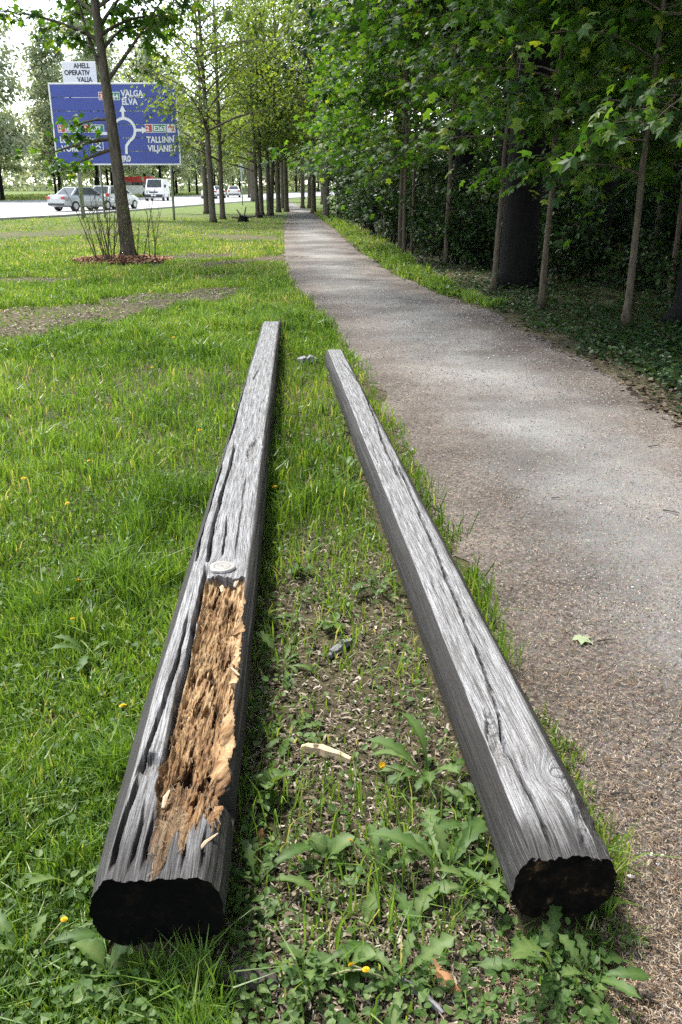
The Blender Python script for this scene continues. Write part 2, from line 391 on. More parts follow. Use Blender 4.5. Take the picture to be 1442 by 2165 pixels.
g = MB()
e = [-1500, -300, -60, -20, -8, -4, -2, 0, 2, 4, 8, 20, 60, 300, 1500]
yy = [-300, -40, -8, -2, 0, 1, 2, 4, 7, 11, 16, 24, 40, 70, 120, 300, 800, 2500]
GX, GY = np.meshgrid(e, yy)
V = np.stack([GX, GY, np.zeros_like(GX, float)], -1).reshape(-1, 3)
nx = len(e); i = np.arange(len(yy) - 1)[:, None] * nx; j = np.arange(nx - 1)[None]
ground = obj('ground', mesh_np('ground', V, None, np.stack([i + j, i + j + 1, i + nx + j + 1, i + nx + j], -1).reshape(-1, 4)), M['soil'])
tag(ground, 'soil and lawn ground spreading to the horizon', None, None, 'structure')

ys = np.concatenate([np.arange(-5, 0, .25), np.geomspace(.3, 12.3, 420) - .3, np.geomspace(12.1, 98, 160)])
nc = 28
t = np.linspace(0, 1, nc)
l = path_l(ys) + (fbm(ys * 2.2, ys * 0, 3) - .5) * .16 + (vn(ys * 14, ys * 0, 5) - .5) * .05
r = path_r(ys) + (fbm(ys * 1.7, ys * 0, 9) - .5) * .3 + (vn(ys * 11, ys * 0, 8) - .5) * .07
X = l[:, None] + (r - l)[:, None] * t[None]
Y = np.repeat(ys[:, None], nc, 1)
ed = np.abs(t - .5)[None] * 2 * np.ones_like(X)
Z = .006 + .012 * (1 - ed ** 2) + .006 * (fbm(X * 2, Y * 2, 31) - .5)
Z = np.where(ed > .99, .005, np.maximum(Z, .006))
i = np.arange(len(ys) - 1)[:, None] * nc; j = np.arange(nc - 1)[None]
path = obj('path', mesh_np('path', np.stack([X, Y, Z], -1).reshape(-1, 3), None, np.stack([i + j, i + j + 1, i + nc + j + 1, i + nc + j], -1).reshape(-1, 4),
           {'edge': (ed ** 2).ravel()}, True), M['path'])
tag(path, 'trodden grit footpath running along the wood edge', None, None, 'structure')

RN = np.array([(-60, 8), (-30, 26), (-18.5, 38), (-14.8, 48), (-12.6, 66), (-10.8, 80), (-7.5, 105), (0, 150), (14, 220), (40, 330)], float)
RF = np.array([(-90, 30), (-62, 55), (-47, 68), (-37, 82), (-30, 97), (-26, 112), (-20.5, 140), (-11, 185), (4, 250), (34, 350)], float)
def resample(P, n):
    d = np.concatenate([[0], np.cumsum(np.linalg.norm(np.diff(P, axis=0), axis=1))]); s = np.linspace(0, d[-1], n)
    return np.stack([np.interp(s, d, P[:, k]) for k in range(P.shape[1])], -1)
def ribbon(A, B, z):
    n = len(A); V = np.zeros((2 * n, 3)); V[:n, :2] = A; V[n:, :2] = B; V[:, 2] = z; k = np.arange(n - 1)
    return V, np.stack([k, k + 1, n + k + 1, n + k], -1)
A, B = resample(RN, 120), resample(RF, 120)
V, Q = ribbon(A, B, .012)
road = obj('road', mesh_np('road', V, None, Q), M['road']); tag(road, 'wide sunlit grey road beyond the lawn', None, None, 'structure')
for k, (a0, a1) in enumerate(((.485, .497), (.24, .246), (.75, .756))):
    V, Q = ribbon(A * (1 - a0) + B * a0, A * (1 - a1) + B * a1, .016)
    if k: Q = Q[::3]
    o = obj('lane_marking', mesh_np('lane_marking', V, None, Q), M['marking'], road)
for nm, P, s in (('kerb', A, -1), ('kerb', B, 1)):
    c = MB(); dirv = np.gradient(P, axis=0); dirv /= np.linalg.norm(dirv, axis=1)[:, None]; nrm = np.stack([-dirv[:, 1], dirv[:, 0]], -1) * s
    n = len(P); Pin = P; Pout = P + nrm * .16
    V = np.concatenate([np.c_[Pin, np.zeros(n)], np.c_[Pin, np.full(n, .10)], np.c_[Pout, np.full(n, .11)], np.c_[Pout, np.zeros(n)]]); k = np.arange(n - 1)
    Q = np.concatenate([np.stack([m * n + k, m * n + k + 1, (m + 1) * n + k + 1, (m + 1) * n + k], -1) for m in range(3)])
    o = obj('kerb', mesh_np('kerb', V, None, Q), M['kerb']); tag(o, 'pale stone kerb along the %s side of the road' % ('lawn' if s < 0 else 'far tree'), None, None, 'structure')

def road_near_x(y): return np.interp(y, RN[:, 1], RN[:, 0])

# ------------------------------------------------------------------ the two old timbers
def make_log(near, far, w0, w1, h0, h1, ztop0, ztop1, flat, nexp, cracks, rot=None, knots=(), notches=(), seed=1, label='', wetlen=.5, rows=760, NV=216, chipped=None):
    """near/far: (x, y) of the axis; profile = superellipse with an adzed flat top; cracks in (y, x) world coordinates of the top face"""
    near = np.array(near, float); far = np.array(far, float)
    L = np.linalg.norm(far - near); ax = (far - near) / L; lat = np.array([ax[1], -ax[0]])
    root = empty('timber_log', (near[0], near[1], 0))
    # rows closer together near the first end
    d0 = 1.35
    s = np.geomspace(d0, d0 + L, rows) - d0
    # profile
    th = np.linspace(0, 2 * np.pi, 2000, endpoint=False)
    px = np.sign(np.cos(th)) * np.abs(np.cos(th)) ** (2 / nexp); pz = np.sign(np.sin(th)) * np.abs(np.sin(th)) ** (2 / nexp)
    pz = np.minimum(pz, flat); pz = np.maximum(pz, -.9)
    seg = np.hypot(np.diff(px, append=px[0]), np.diff(pz, append=pz[0]))
    wgt = seg * np.where(pz > flat - .02, 3.2, np.where(pz > -.3, 1.2, .45))
    cum = np.concatenate([[0], np.cumsum(wgt)[:-1]]); tt = np.linspace(0, wgt.sum(), NV, endpoint=False)
    px_ = np.interp(tt, cum, px); pz_ = np.interp(tt, cum, pz)
    arc = np.interp(tt, cum, np.concatenate([[0], np.cumsum(seg)[:-1]]))
    f = (s / L)[:, None]
    W = (w0 + (w1 - w0) * f) / 2; Hh = (h0 + (h1 - h0) * f) / 2
    wv = 1 + .05 * (fbm(s * 1.3, s * 0, seed) - .5)[:, None] * 2
    X = W * wv * px_[None]; Z = Hh * pz_[None]
    top = (pz_[None] > flat - .03) * np.ones_like(X)
    zt = (ztop0 + (ztop1 - ztop0) * f) + .012 * (fbm(s * .9, s * 0, seed + 3) - .5)[:, None]
    Zc = zt - Hh * flat
    # edge wear of the flat top
    nrm = np.stack([px_, pz_], -1); nrm = nrm / np.linalg.norm(nrm, axis=1)[:, None]
    nrm[pz_ > flat - .03] = (0, 1)
    nxn, nzn = nrm[:, 0][None], nrm[:, 1][None]
    S = s[:, None] * np.ones_like(X); ARC = arc[None] * .12 * np.ones_like(X)
    D = .0016 * (fbm(S * 3.5, ARC * 260, seed + 5, 3) - .5) * 2 + .004 * (fbm(S * 2.2, ARC * 45, seed + 9, 3) - .5) * 2
    D += .006 * (fbm(S * 1.1, ARC * 14, seed + 19, 3) - .5) * 2 * (1 - top)
    Dedge = np.abs(px_)[None] * top
    wy = near[1] + S * ax[1] + X * lat[1]; wx = near[0] + S * ax[0] + X * lat[0]
    edge_x = np.interp(flat, [0, 1], [1, 0])
    tmax = np.abs(px_[pz_ > flat - .03]).max()
    wear = sstep(tmax * .86, tmax, Dedge) * top
    D -= wear * .007 * fbm(S * 4, X * 0 + np.sign(X) * 7, seed + 11)
    G0, G1 = S.copy(), ARC.copy()
    up = np.maximum(nzn, 0)
    crackm = np.zeros_like(X)
    for ck in cracks:
        pts = np.array(ck['p'], float); o = np.argsort(pts[:, 0]); pts = pts[o]
        cx = np.interp(wy, pts[:, 0], pts[:, 1]) + (fbm(wy * 9, wy * 0 + 3, seed + 23) - .5) * ck.get('j', .011)
        inside = sstep(pts[0, 0] - .02, pts[0, 0] + ck.get('fade', .12), wy) * (1 - sstep(pts[-1, 0] - ck.get('fade', .12), pts[-1, 0] + .02, wy))
        dd = np.abs(wx - cx) / (ck['w'] * .8 * (.55 + .9 * fbm(wy * 6, wy * 0, seed + 29)))
        g = np.exp(-dd ** 4) * inside * top
        D -= ck['d'] * g; crackm = np.maximum(crackm, g)
    rotm = np.zeros_like(X); rotd = np.zeros_like(X)
    if rot is not None:
        yl = np.array(rot['left']); yr = np.array(rot['right']); ol = np.argsort(yl[:, 0]); orr = np.argsort(yr[:, 0])
        xl = np.interp(wy, yl[ol, 0], yl[ol, 1]) + (fbm(wy * 14, wy * 0, seed + 31) - .5) * .022
        xr = np.interp(wy, yr[orr, 0], yr[orr, 1]) + (fbm(wy * 16, wy * 0, seed + 37) - .5) * .024
        y0, y1 = rot['y']
        wob = .20 * (vn(wx * 45, wx * 0, seed + 41) - .5) + .16 * (vn(wx * 150, wx * 0, seed + 43) - .5)
        m = (wx > xl) & (wx < xr) & (wy > y0 + wob) & (wy < y1 + wob * .15) & (nzn > -.1)
        inset = np.minimum(wx - xl, xr - wx)
        deep = sstep(0, .012, inset) * sstep(y0 - .02, y0 + .25, wy) * (1 - sstep(y1 - .05, y1 + .02, wy) * .3)
        fib = fbm(wy * 8, wx * 110, seed + 47, 4); fib2 = vn(wy * 60 + 8 * vn(wx * 30, wy * 6, 3), wx * 170, seed + 51)
        step = np.floor(fbm(wy * 4.5 + 2 * vn(wx * 60, wy * 2, 8), wx * 48, seed + 53, 3) * 7) / 7
        pit = sstep(.60, .70, fbm(wy * 9 + 3 * vn(wx * 40, wy * 9, 5), wx * 75 + 2 * vn(wy * 20, wx * 20, 6), seed + 59, 3))
        bowl = sstep(0, .05, inset)
        cut = deep * (.012 + .012 * bowl + .026 * step + .012 * (fib - .3) + .010 * fib2 + .020 * pit)
        D = np.where(m, D * .3 - cut, D); rotm = m * 1.0; rotd = np.where(m, np.clip(1 - cut / .060, 0, 1) * (.35 + .65 * sstep(.0, .014, inset)), 0)
        G1 = np.where(m, wx * .9, G1)
    for kn in knots:
        ky, kx, kr, kh = kn['y'], kn['x'], kn['r'], kn['h']
        dy = (wy - ky) / kn.get('el', 1.0); dx = wx - kx; q = np.hypot(dx, dy)
        kg = sstep(kr * 1.25, kr * .75, q) * top
        D = D + kh * kg - .005 * np.exp(-((q - kr) / (kr * .16)) ** 2) * top
        swirl = np.exp(-(q / (kr * 3.0)) ** 2)
        G1 = G1 + swirl * np.sign(dx) * .02 * kn.get('swirl', 1.0); 
        G0 = np.where((kg > .5) & (top > 0), q * .3, G0); G1 = np.where((kg > .5) & (top > 0), q * .6, G1)
    for nt in notches:
        q = np.hypot((wy - nt['y']) / nt['ly'], (wx - nt['x']) / nt['lx'])
        D -= nt['d'] * sstep(1.15, .55, q + .5 * (fbm(wy * 40, wx * 60, seed + 67) - .5)) * (nzn > -.2) * (.7 + .6 * fbm(wy * 50, wx * 90, seed + 71))
    if chipped is not None:                        # broken nearest end
        D -= chipped * sstep(.06, 0, S) * fbm(X * 60, X * 0, seed + 73) * up
    X2 = X + D * nxn; Z2 = np.maximum(Zc + Z + D * nzn, .004)
    send = S + (S < 1e-6) * 0
    send = S + np.where(f < 1e-6, .010 * (vn(px_ * 11, pz_ * 5, seed + 79) - .5)[None], 0)
    P = np.stack([send * ax[0] + X2 * lat[0], send * ax[1] + X2 * lat[1], Z2], -1)
    V = P.reshape(-1, 3)
    i = np.arange(rows - 1)[:, None] * NV; j = np.arange(NV)[None]; k = (j + 1) % NV
    Q = np.stack([i + j, i + k, i + NV + k, i + NV + j], -1).reshape(-1, 4)
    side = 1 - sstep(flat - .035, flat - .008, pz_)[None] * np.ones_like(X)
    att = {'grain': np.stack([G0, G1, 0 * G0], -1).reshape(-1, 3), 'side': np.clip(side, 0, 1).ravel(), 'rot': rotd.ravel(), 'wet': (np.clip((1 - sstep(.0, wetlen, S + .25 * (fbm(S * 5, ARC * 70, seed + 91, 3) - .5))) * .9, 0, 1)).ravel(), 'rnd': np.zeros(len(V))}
    qm = rotm.ravel()[Q].mean(1) > .5
    def sub(Qs, name, m):
        u, inv = np.unique(Qs, return_inverse=True)
        return obj(name, mesh_np(name, V[u], None, inv.reshape(-1, 4), {kk: a[u] for kk, a in att.items()}, False), m, root)
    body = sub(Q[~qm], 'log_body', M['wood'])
    if qm.any():
        tag(sub(Q[qm], 'rotten_core', M['rot']), 'crumbling orange rotten heartwood trough')
    # end faces
    for e, nm in ((0, 'end_grain'), (rows - 1, 'end_grain')):
        ring = V[e * NV:(e + 1) * NV]; c = ring.mean(0); rings = [ring * q + c * (1 - q) for q in (1, .93, .75, .5, .25)]
        rngn = np.concatenate(rings); off = .012 * (fbm(rngn[:, 0] * 70, rngn[:, 2] * 70, seed + 83) - .5); off[:NV] = 0
        rngn = rngn + np.outer(off, [ax[0], ax[1], 0]) + np.outer(np.repeat([0, .004, .01, .013, .014], NV) * (1 if e == 0 else -1), [ax[0], ax[1], 0])
        VV = np.vstack([rngn, c + np.array([ax[0], ax[1], 0]) * (.014 if e == 0 else -.014)]); jj = np.arange(NV); kk = (jj + 1) % NV
        QQ = np.concatenate([np.stack([a * NV + jj, a * NV + NV + jj, a * NV + NV + kk, a * NV + kk], -1) for a in range(4)])
        TT = np.stack([4 * NV + jj, np.full(NV, 5 * NV), 4 * NV + kk], -1)
        if e: QQ = QQ[:, ::-1]; TT = TT[:, ::-1]
        obj(nm, mesh_np(nm, VV, TT, QQ, {'rnd': np.full(len(VV), .30 if seed > 50 else 0.0)}, True), M['blackish'], root)
    return root, V, att

def wpt(px, py, z=.255):
    x, y = gp(px, py, z); return (y, x)

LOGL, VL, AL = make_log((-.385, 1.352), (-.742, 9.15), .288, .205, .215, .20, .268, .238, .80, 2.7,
    cracks=[dict(p=[wpt(440, 1190), wpt(452, 1110), wpt(470, 1040), wpt(486, 985), wpt(497, 935)], w=.0075, d=.07),
            dict(p=[wpt(415, 1190), wpt(432, 1110), wpt(455, 1030), wpt(470, 980)], w=.0045, d=.045),
            dict(p=[wpt(486, 930), wpt(505, 860), wpt(519, 800), wpt(525, 770)], w=.005, d=.04),
            dict(p=[wpt(535, 800), wpt(540, 790), wpt(546, 780)], w=.006, d=.015, fade=.05),
            dict(p=[wpt(470, 1180), wpt(478, 1130), wpt(480, 1090)], w=.004, d=.03),
            dict(p=[wpt(498, 1190), wpt(508, 1100), wpt(522, 1000)], w=.005, d=.012),
            dict(p=[wpt(345, 1640), wpt(372, 1500), wpt(400, 1380), wpt(428, 1240), wpt(440, 1195)], w=.010, d=.08),
            dict(p=[wpt(292, 1650), wpt(330, 1540), wpt(375, 1400), wpt(400, 1300)], w=.0055, d=.045),
            dict(p=[wpt(235, 1850), wpt(262, 1740), wpt(300, 1640)], w=.0058, d=.06),
            dict(p=[wpt(272, 1850), wpt(292, 1780), wpt(310, 1700)], w=.0045, d=.035),
            dict(p=[wpt(300, 1850), wpt(315, 1780), wpt(330, 1720)], w=.0045, d=.035),
            dict(p=[wpt(345, 1850), wpt(350, 1800), wpt(360, 1740)], w=.0045, d=.035),
            dict(p=[wpt(385, 1850), wpt(392, 1790), wpt(400, 1750)], w=.004, d=.03),
            dict(p=[wpt(425, 1855), wpt(432, 1790), wpt(440, 1750)], w=.0045, d=.035)],
    rot=dict(left=[wpt(318, 1790), wpt(330, 1690), wpt(336, 1630), wpt(352, 1600), wpt(376, 1500), wpt(402, 1400), wpt(422, 1300), wpt(436, 1225), wpt(442, 1190)],
             right=[wpt(466, 1790), wpt(478, 1700), wpt(487, 1620), wpt(498, 1500), wpt(508, 1400), wpt(515, 1300), wpt(520, 1225), wpt(522, 1190)], y=(gp(400, 1790, .25)[1], gp(480, 1226, .25)[1])),
    knots=[dict(y=gp(470, 1200, .265)[1], x=gp(470, 1200, .265)[0], r=.046, h=.007)],
    notches=[dict(y=gp(330, 1625, .25)[1], x=gp(318, 1625, .25)[0], ly=.045, lx=.02, d=.025),
             dict(y=gp(520, 965, .22)[1], x=gp(538, 965, .22)[0], ly=.22, lx=.035, d=.02),
             dict(y=gp(475, 1690, .22)[1], x=gp(478, 1700, .22)[0], ly=.05, lx=.03, d=.03)],
    seed=11, chipped=.010)
tag(LOGL, 'thick grey timber with rotted orange hollow, lying in the lawn', 'log')
kx, ky = gp(470, 1200, .265)

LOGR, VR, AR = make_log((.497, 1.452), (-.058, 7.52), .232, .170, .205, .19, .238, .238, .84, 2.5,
    cracks=[dict(p=[wpt(1170, 1800, .235), wpt(1120, 1680, .235), wpt(1075, 1600, .235), wpt(1050, 1500, .235), wpt(1020, 1430, .235)], w=.0045, d=.035),
            dict(p=[wpt(1042, 1470, .235), wpt(1000, 1360, .235), wpt(962, 1270, .235), wpt(930, 1190, .235), wpt(897, 1110, .235), wpt(862, 1030, .235), wpt(838, 980, .235)], w=.0052, d=.06),
            dict(p=[wpt(846, 1015, .235), wpt(815, 950, .235), wpt(790, 880, .235), wpt(770, 830, .235), wpt(745, 790, .235), wpt(722, 765, .235)], w=.0058, d=.06),
            dict(p=[wpt(800, 985, .235), wpt(790, 950, .235), wpt(784, 930, .235)], w=.003, d=.012)],
    knots=[dict(y=gp(1085, 1640, .23)[1], x=gp(1180, 1640, .23)[0], r=.018, h=.002, swirl=3.0)],
    notches=[dict(y=gp(1045, 1560, .235)[1], x=gp(1043, 1560, .235)[0] + .005, ly=.115, lx=.021, d=.024),
             dict(y=gp(1240, 1770, .22)[1], x=gp(1250, 1770, .22)[0], ly=.11, lx=.03, d=.018)],
    seed=61, chipped=.02, wetlen=.22)
tag(LOGR, 'narrower grey timber with a long split, lying beside the footpath', 'log')

# knot plug of the left timber and loose fibres in its trough
k = MB(); n = 40; a = np.arange(n) / n * 2 * np.pi
rr = .041 * (1 + .05 * np.sin(3 * a + 1))
rings = []
for q, z in ((1, .0), (1.0, .010), (.9, .013), (.6, .0115), (.3, .0135), (.08, .012)):
    rings.append(np.stack([rr * q * np.cos(a), rr * q * np.sin(a), np.full(n, z)], -1))
V = np.concatenate(rings + [np.array([[0, 0, .012]])]); jj = np.arange(n); kk2 = (jj + 1) % n
Q = np.concatenate([np.stack([m * n + jj, m * n + kk2, m * n + n + kk2, m * n + n + jj], -1) for m in range(5)]); T = np.stack([5 * n + jj, 5 * n + kk2, np.full(n, 6 * n)], -1)
q = np.hypot(V[:, 0], V[:, 1])
kn = obj('knot', mesh_np('knot', V, T, Q, {'grain': np.stack([q * 1.2, q * .6, 0 * q], -1), 'side': 0 * q, 'wet': 0 * q}, True), M['knot'], LOGL, (kx + .385, ky - 1.352, .2625), None, (1.15, 1.1, .8))

def sticks(n, xy, z, ln, wd, flat=.35, tiltmax=.35, az=None, rseed=1):
    """n small bent slivers (two quads each)"""
    rg = np.random.default_rng(rseed)
    a = rg.uniform(0, 2 * np.pi, n) if az is None else az
    el = rg.normal(0, tiltmax, n)
    d = np.stack([np.cos(a) * np.cos(el), np.sin(a) * np.cos(el), np.sin(el)], -1)
    sd_ = np.stack([-np.sin(a), np.cos(a), rg.normal(0, flat, n)], -1); sd_ /= np.linalg.norm(sd_, axis=1)[:, None]
    P = np.c_[xy, z]; l = ln[:, None] / 2; wv = wd[:, None] / 2
    up = np.zeros((n, 3)); up[:, 2] = rg.uniform(-.1, .25, n) * ln
    bend = sd_ * (rg.normal(0, .12, n) * ln)[:, None]
    V = np.stack([P - d * l - sd_ * wv, P - d * l + sd_ * wv, P + bend + up - sd_ * wv, P + bend + up + sd_ * wv, P + d * l - sd_ * wv * .6, P + d * l + sd_ * wv * .6], 1).reshape(-1, 3)
    b = np.arange(n)[:, None] * 6
    Q = np.concatenate([b + np.array([[0, 1, 3, 2]]), b + np.array([[2, 3, 5, 4]])])
    return V, Q, np.repeat(rg.random(n), 6)

core = [c for c in LOGL.children if c.name.startswith('rotten_core')][0]
cv = np.array([v.co[:] for v in core.data.vertices]); sel = R.choice(len(cv), 420, p=(1 / (.3 + cv[:, 1])) / (1 / (.3 + cv[:, 1])).sum())
fz = cv[sel]
V, Q, rn = sticks(420, fz[:, :2], fz[:, 2] + .003, R.uniform(.006, .028, 420), R.uniform(.001, .002, 420), .3, .2, R.normal(math.pi / 2 + .05, .6, 420), 3)
tag(obj('wood_fibre', mesh_np('wood_fibre', V, None, Q, {'rnd': .15 + .6 * rn}), M['chip'], LOGL), None, None, None, 'stuff')
for (px, py, ln, wd, az, zz) in ((437, 1785, .075, .009, 1.0, .262), (497, 1420, .05, .008, 2.2, .258), (352, 1690, .06, .012, 1.5, .258), (470, 1245, .05, .016, 1.7, .262), (500, 1235, .045, .014, 1.4, .262)):
    b = MB(); x, y = gp(px, py, zz)
    b.tube(np.array([[-ln / 2, 0, 0], [0, .002, .005], [ln / 2, 0, .002]]), [wd * .3, wd * .5, wd * .15], 5)
    obj('splinter', b.mesh('splinter'), M['splint_pale'], LOGL, (x + .385, y - 1.352, zz), (0, 0, az))

# ------------------------------------------------------------------ leaves and trees
MAPLE = np.array([(0, .30, .03), (0, 0, 0), (.40, .06, -.10), (.25, .30, -.02), (.54, .60, -.14), (.19, .64, -.03), (0, 1.02, -.16), (-.19, .64, -.03), (-.54, .60, -.14), (-.25, .30, -.02), (-.40, .06, -.10)])
MAPLE_T = np.array([(0, k, k + 1 if k < 10 else 1) for k in range(1, 11)])[:, [0, 1, 2]]
OVAL = np.array([(0, 0, 0), (.30, .42, .07), (0, 1, -.10), (-.30, .42, .07)]); OVAL_T = np.array([(0, 1, 2), (0, 2, 3)])
BROAD = np.array([(0, .45, -.02), (0, 0, 0), (.30, .18, .05), (.36, .48, .06), (.2, .8, .0), (0, 1, -.10), (-.2, .8, 0), (-.36, .48, .06), (-.30, .18, .05)])
BROAD_T = np.array([(0, k, k + 1 if k < 8 else 1) for k in range(1, 9)])

def unit(a): return a / (np.linalg.norm(a, axis=-1, keepdims=True) + 1e-9)

def leaves(P, D, N, S, shape, tri, rnd):
    D = unit(D); N = unit(N - D * (N * D).sum(-1, keepdims=True)); sd_ = np.cross(D, N)
    S = np.asarray(S)[:, None, None]
    V = P[:, None] + S * (shape[None, :, 0:1] * sd_[:, None] + shape[None, :, 1:2] * D[:, None] + shape[None, :, 2:3] * N[:, None])
    k = len(shape); T = (np.arange(len(P))[:, None, None] * k + tri[None]).reshape(-1, 3)
    return V.reshape(-1, 3), T, np.repeat(rnd, k)

def curve_pts(p0, az, el, length, n, droop, rg, wig=.06):
    p = [np.array(p0, float)]
    for k in range(n):
        d = np.array([math.cos(az) * math.cos(el), math.sin(az) * math.cos(el), math.sin(el)])
        p.append(p[-1] + d * length / n); el += droop / n; az += rg.normal(0, wig)
    return np.array(p)

def gen_tree(seed, H, r0, z0, nb, blen, leaf, lsize, shape=OVAL, tri=OVAL_T, lean=(0, 0), twigs=5, per=8, spread=.16, el0=(.25, .9), droop=-.5, azf=None,
             planar=.5, nseg=10, fork=None, ztop=.97, wig=.15, prof=None, flare=.35, extra=()):
    """one tree: a trunk with limbs (one mesh) and a crown of single leaves (one mesh)"""
    rg = np.random.default_rng(seed)
    tb = MB(); P = []; D = []; N = []
    m = 14; h = np.linspace(0, H, m)
    tx = lean[0] * h + wig * .3 * np.cumsum(rg.normal(0, .12, m)) * H / 10; ty = lean[1] * h + wig * .3 * np.cumsum(rg.normal(0, .12, m)) * H / 10
    tx -= tx[0]; ty -= ty[0]
    trunk = np.stack([tx, ty, h], -1)
    trunk = np.vstack([trunk[:1], trunk[:1] + (trunk[1] - trunk[0]) * .25 / max(.3, h[1]), trunk[1:]]); hh = trunk[:, 2]
    rad = r0 * (1 - .88 * (hh / H) ** .9) ; rad[0] *= 1 + flare; 
    tb.tube(trunk, rad, nseg, wob=.25, seed=seed)
    def trunk_at(z): return np.array([np.interp(z, hh, trunk[:, 0]), np.interp(z, hh, trunk[:, 1]), z])
    jobs = []
    for b in range(nb):
        f = (b + rg.random()) / nb; z = z0 + (H * ztop - z0) * f
        az = rg.uniform(0, 2 * math.pi) if azf is None else azf(rg, f)
        k = (1 - f) ** .6 * .75 + .25 if prof is None else prof(f)
        jobs.append((z, az, rg.uniform(*el0) + .25 * f, blen * k * rg.uniform(.7, 1.2), droop))
    jobs += list(extra)
    for z, az, el, ln, dr in jobs:
        bp = curve_pts(trunk_at(z), az, el, ln, 7, dr, rg)
        rb = max(.006, np.interp(z, hh, rad) * .5 * min(1, ln / blen + .3))
        tb.tube(bp, np.linspace(rb, rb * .2, 8), 5, cap=False)
        nt = max(2, int(twigs * ln / blen + .5))
        for t in range(nt):
            q = rg.uniform(.25, 1.0) if t else 1.0
            x = q * 7; i0 = min(6, int(x)); p = bp[i0] + (bp[i0 + 1] - bp[i0]) * (x - i0)
            a2 = az + rg.normal(0, .9); l2 = ln * rg.uniform(.18, .42)
            tp = curve_pts(p, a2, rg.normal(.1, .3), l2, 4, -.5, rg, .1)
            if l2 > .25: tb.tube(tp, np.linspace(max(.004, rb * .25), .003, 5), 3, cap=False)
            npb = max(2, int(per * rg.uniform(.6, 1.4)))
            u = rg.uniform(.05, 1.05, npb) * 4; iu = np.clip(u.astype(int), 0, 3)
            pp = tp[iu] + (tp[iu + 1] - tp[iu]) * (u - iu)[:, None] + rg.normal(0, spread, (npb, 3)) * np.array([1, 1, .6])
            out = unit(np.stack([np.cos(a2 + rg.normal(0, 1.1, npb)), np.sin(a2 + rg.normal(0, 1.1, npb)), rg.normal(-.55, .35, npb)], -1))
            nn = np.stack([rg.normal(0, planar, npb), rg.normal(0, planar, npb), np.ones(npb)], -1)
            P.append(pp); D.append(out); N.append(nn)
    P = np.concatenate(P); D = np.concatenate(D); N = np.concatenate(N); n = len(P)
    S = lsize * rg.uniform(.6, 1.25, n)
    V, T, rn = leaves(P, D, N, S, shape, tri, rg.random(n))
    return tb, (V, T, rn), n

def tree_thing(name, loc, tb, lv, bark, leafm, label, cat='tree', group=None, rz=0.0, scale=1.0):
    root = empty(name, loc, rz, scale)
    obj('trunk', tb.mesh('trunk', True), bark, root)
    obj('crown', mesh_np('crown', lv[0], lv[1], None, {'rnd': lv[2]}), leafm, root)
    return tag(root, label, cat, group)

# --- the maple in front of the road sign
tb, lv, n = gen_tree(21, 9.5, .17, 4.15, 34, 2.6, 1, .17, MAPLE, MAPLE_T, lean=(-.055, .01), twigs=9, per=15, spread=.16, el0=(.0, .8), wig=.06,
    extra=[(3.62, .15, .85, 2.4, .1), (3.6, 2.6, 1.15, 2.6, .25), (2.55, 3.35, -.15, 1.5, -.2), (2.35, 3.0, -.30, 1.25, -.1), (2.9, 2.9, .1, .9, -.6)])
maple = tree_thing('maple_tree', (-4.80, 20.0, 0), tb, lv, M['bark'], M['maple'], 'leaning maple growing out of the mulch bed before the blue sign', 'tree')

# --- trees in the strip between path and road
AV = []
for sdd, H, r0, z0, nb, bl in ((31, 13, .17, 3.8, 42, 3.4), (32, 12, .14, 2.6, 46, 3.1), (33, 14, .18, 3.2, 46, 3.5)):
    AV.append(gen_tree(sdd, H, r0, z0, nb, bl, 1, .21, OVAL, OVAL_T, twigs=8, per=14, spread=.30, el0=(.1, .8), droop=-.3, wig=.12))
def avenue(k, name, px, py, label, group=None, rz=0., sc=1.0, lean=None, first={}):
    x, y = gp(px, py)
    if k not in first:
        tb, lv, n = AV[k]
        first[k] = tree_thing(name, (x, y, 0), tb, lv, M['bark'], M['avenue'], label, 'tree', group, rz, sc)
        o = first[k]
    else:
        o = dup(first[k], (x, y, 0), rz, sc, label, group); o.name = name
    if lean: o.rotation_euler = (lean[0], lean[1], rz)
    return o
gA = 'young trees on the verge between footpath and road'
avenue(0, 'verge_tree', 451, 471, 'stout verge tree, front trunk of the clump of three right of the sign', gA, .3, .92, (0, -.02))
avenue(1, 'verge_tree', 471, 464, 'verge tree of the clump of three, its trunk nearest the tree stump', gA, 2.1, 1.0, (0, -.015))
avenue(2, 'verge_tree', 437, 452, 'verge tree of the clump of three, its trunk rearmost and beside the road', gA, 4.0, .95)
avenue(1, 'verge_tree', 545, 457, 'slim left-leaning verge tree behind the stump', gA, 1.0, .85, (0, -.03))
avenue(2, 'verge_tree', 553, 455, 'slim upright verge tree right beside a left-leaning one', gA, 2.9, .85)
avenue(0, 'verge_tree', 570, 456, 'verge tree leaning left, sharing its foot with a right-leaning one', gA, 5.0, .85, (0, -.07))
avenue(1, 'verge_tree', 574, 455, 'verge tree leaning right over a shared foot near the path', gA, .2, .9, (0, .05))
avenue(2, 'verge_tree', 589, 449, 'dark upright verge tree two trunks off the footpath edge', gA, 1.6, .9)
avenue(0, 'verge_tree', 606, 448, 'dark verge tree standing right on the left edge of the footpath', gA, 3.3, .95)
avenue(1, 'verge_tree', 598, 441, 'verge tree deep down the footpath where it narrows away', gA, 4.4, 1.1)
avenue(2, 'verge_tree', 570, 436, 'verge tree far along the road edge behind the dark trunks', gA, 5.6, 1.0)

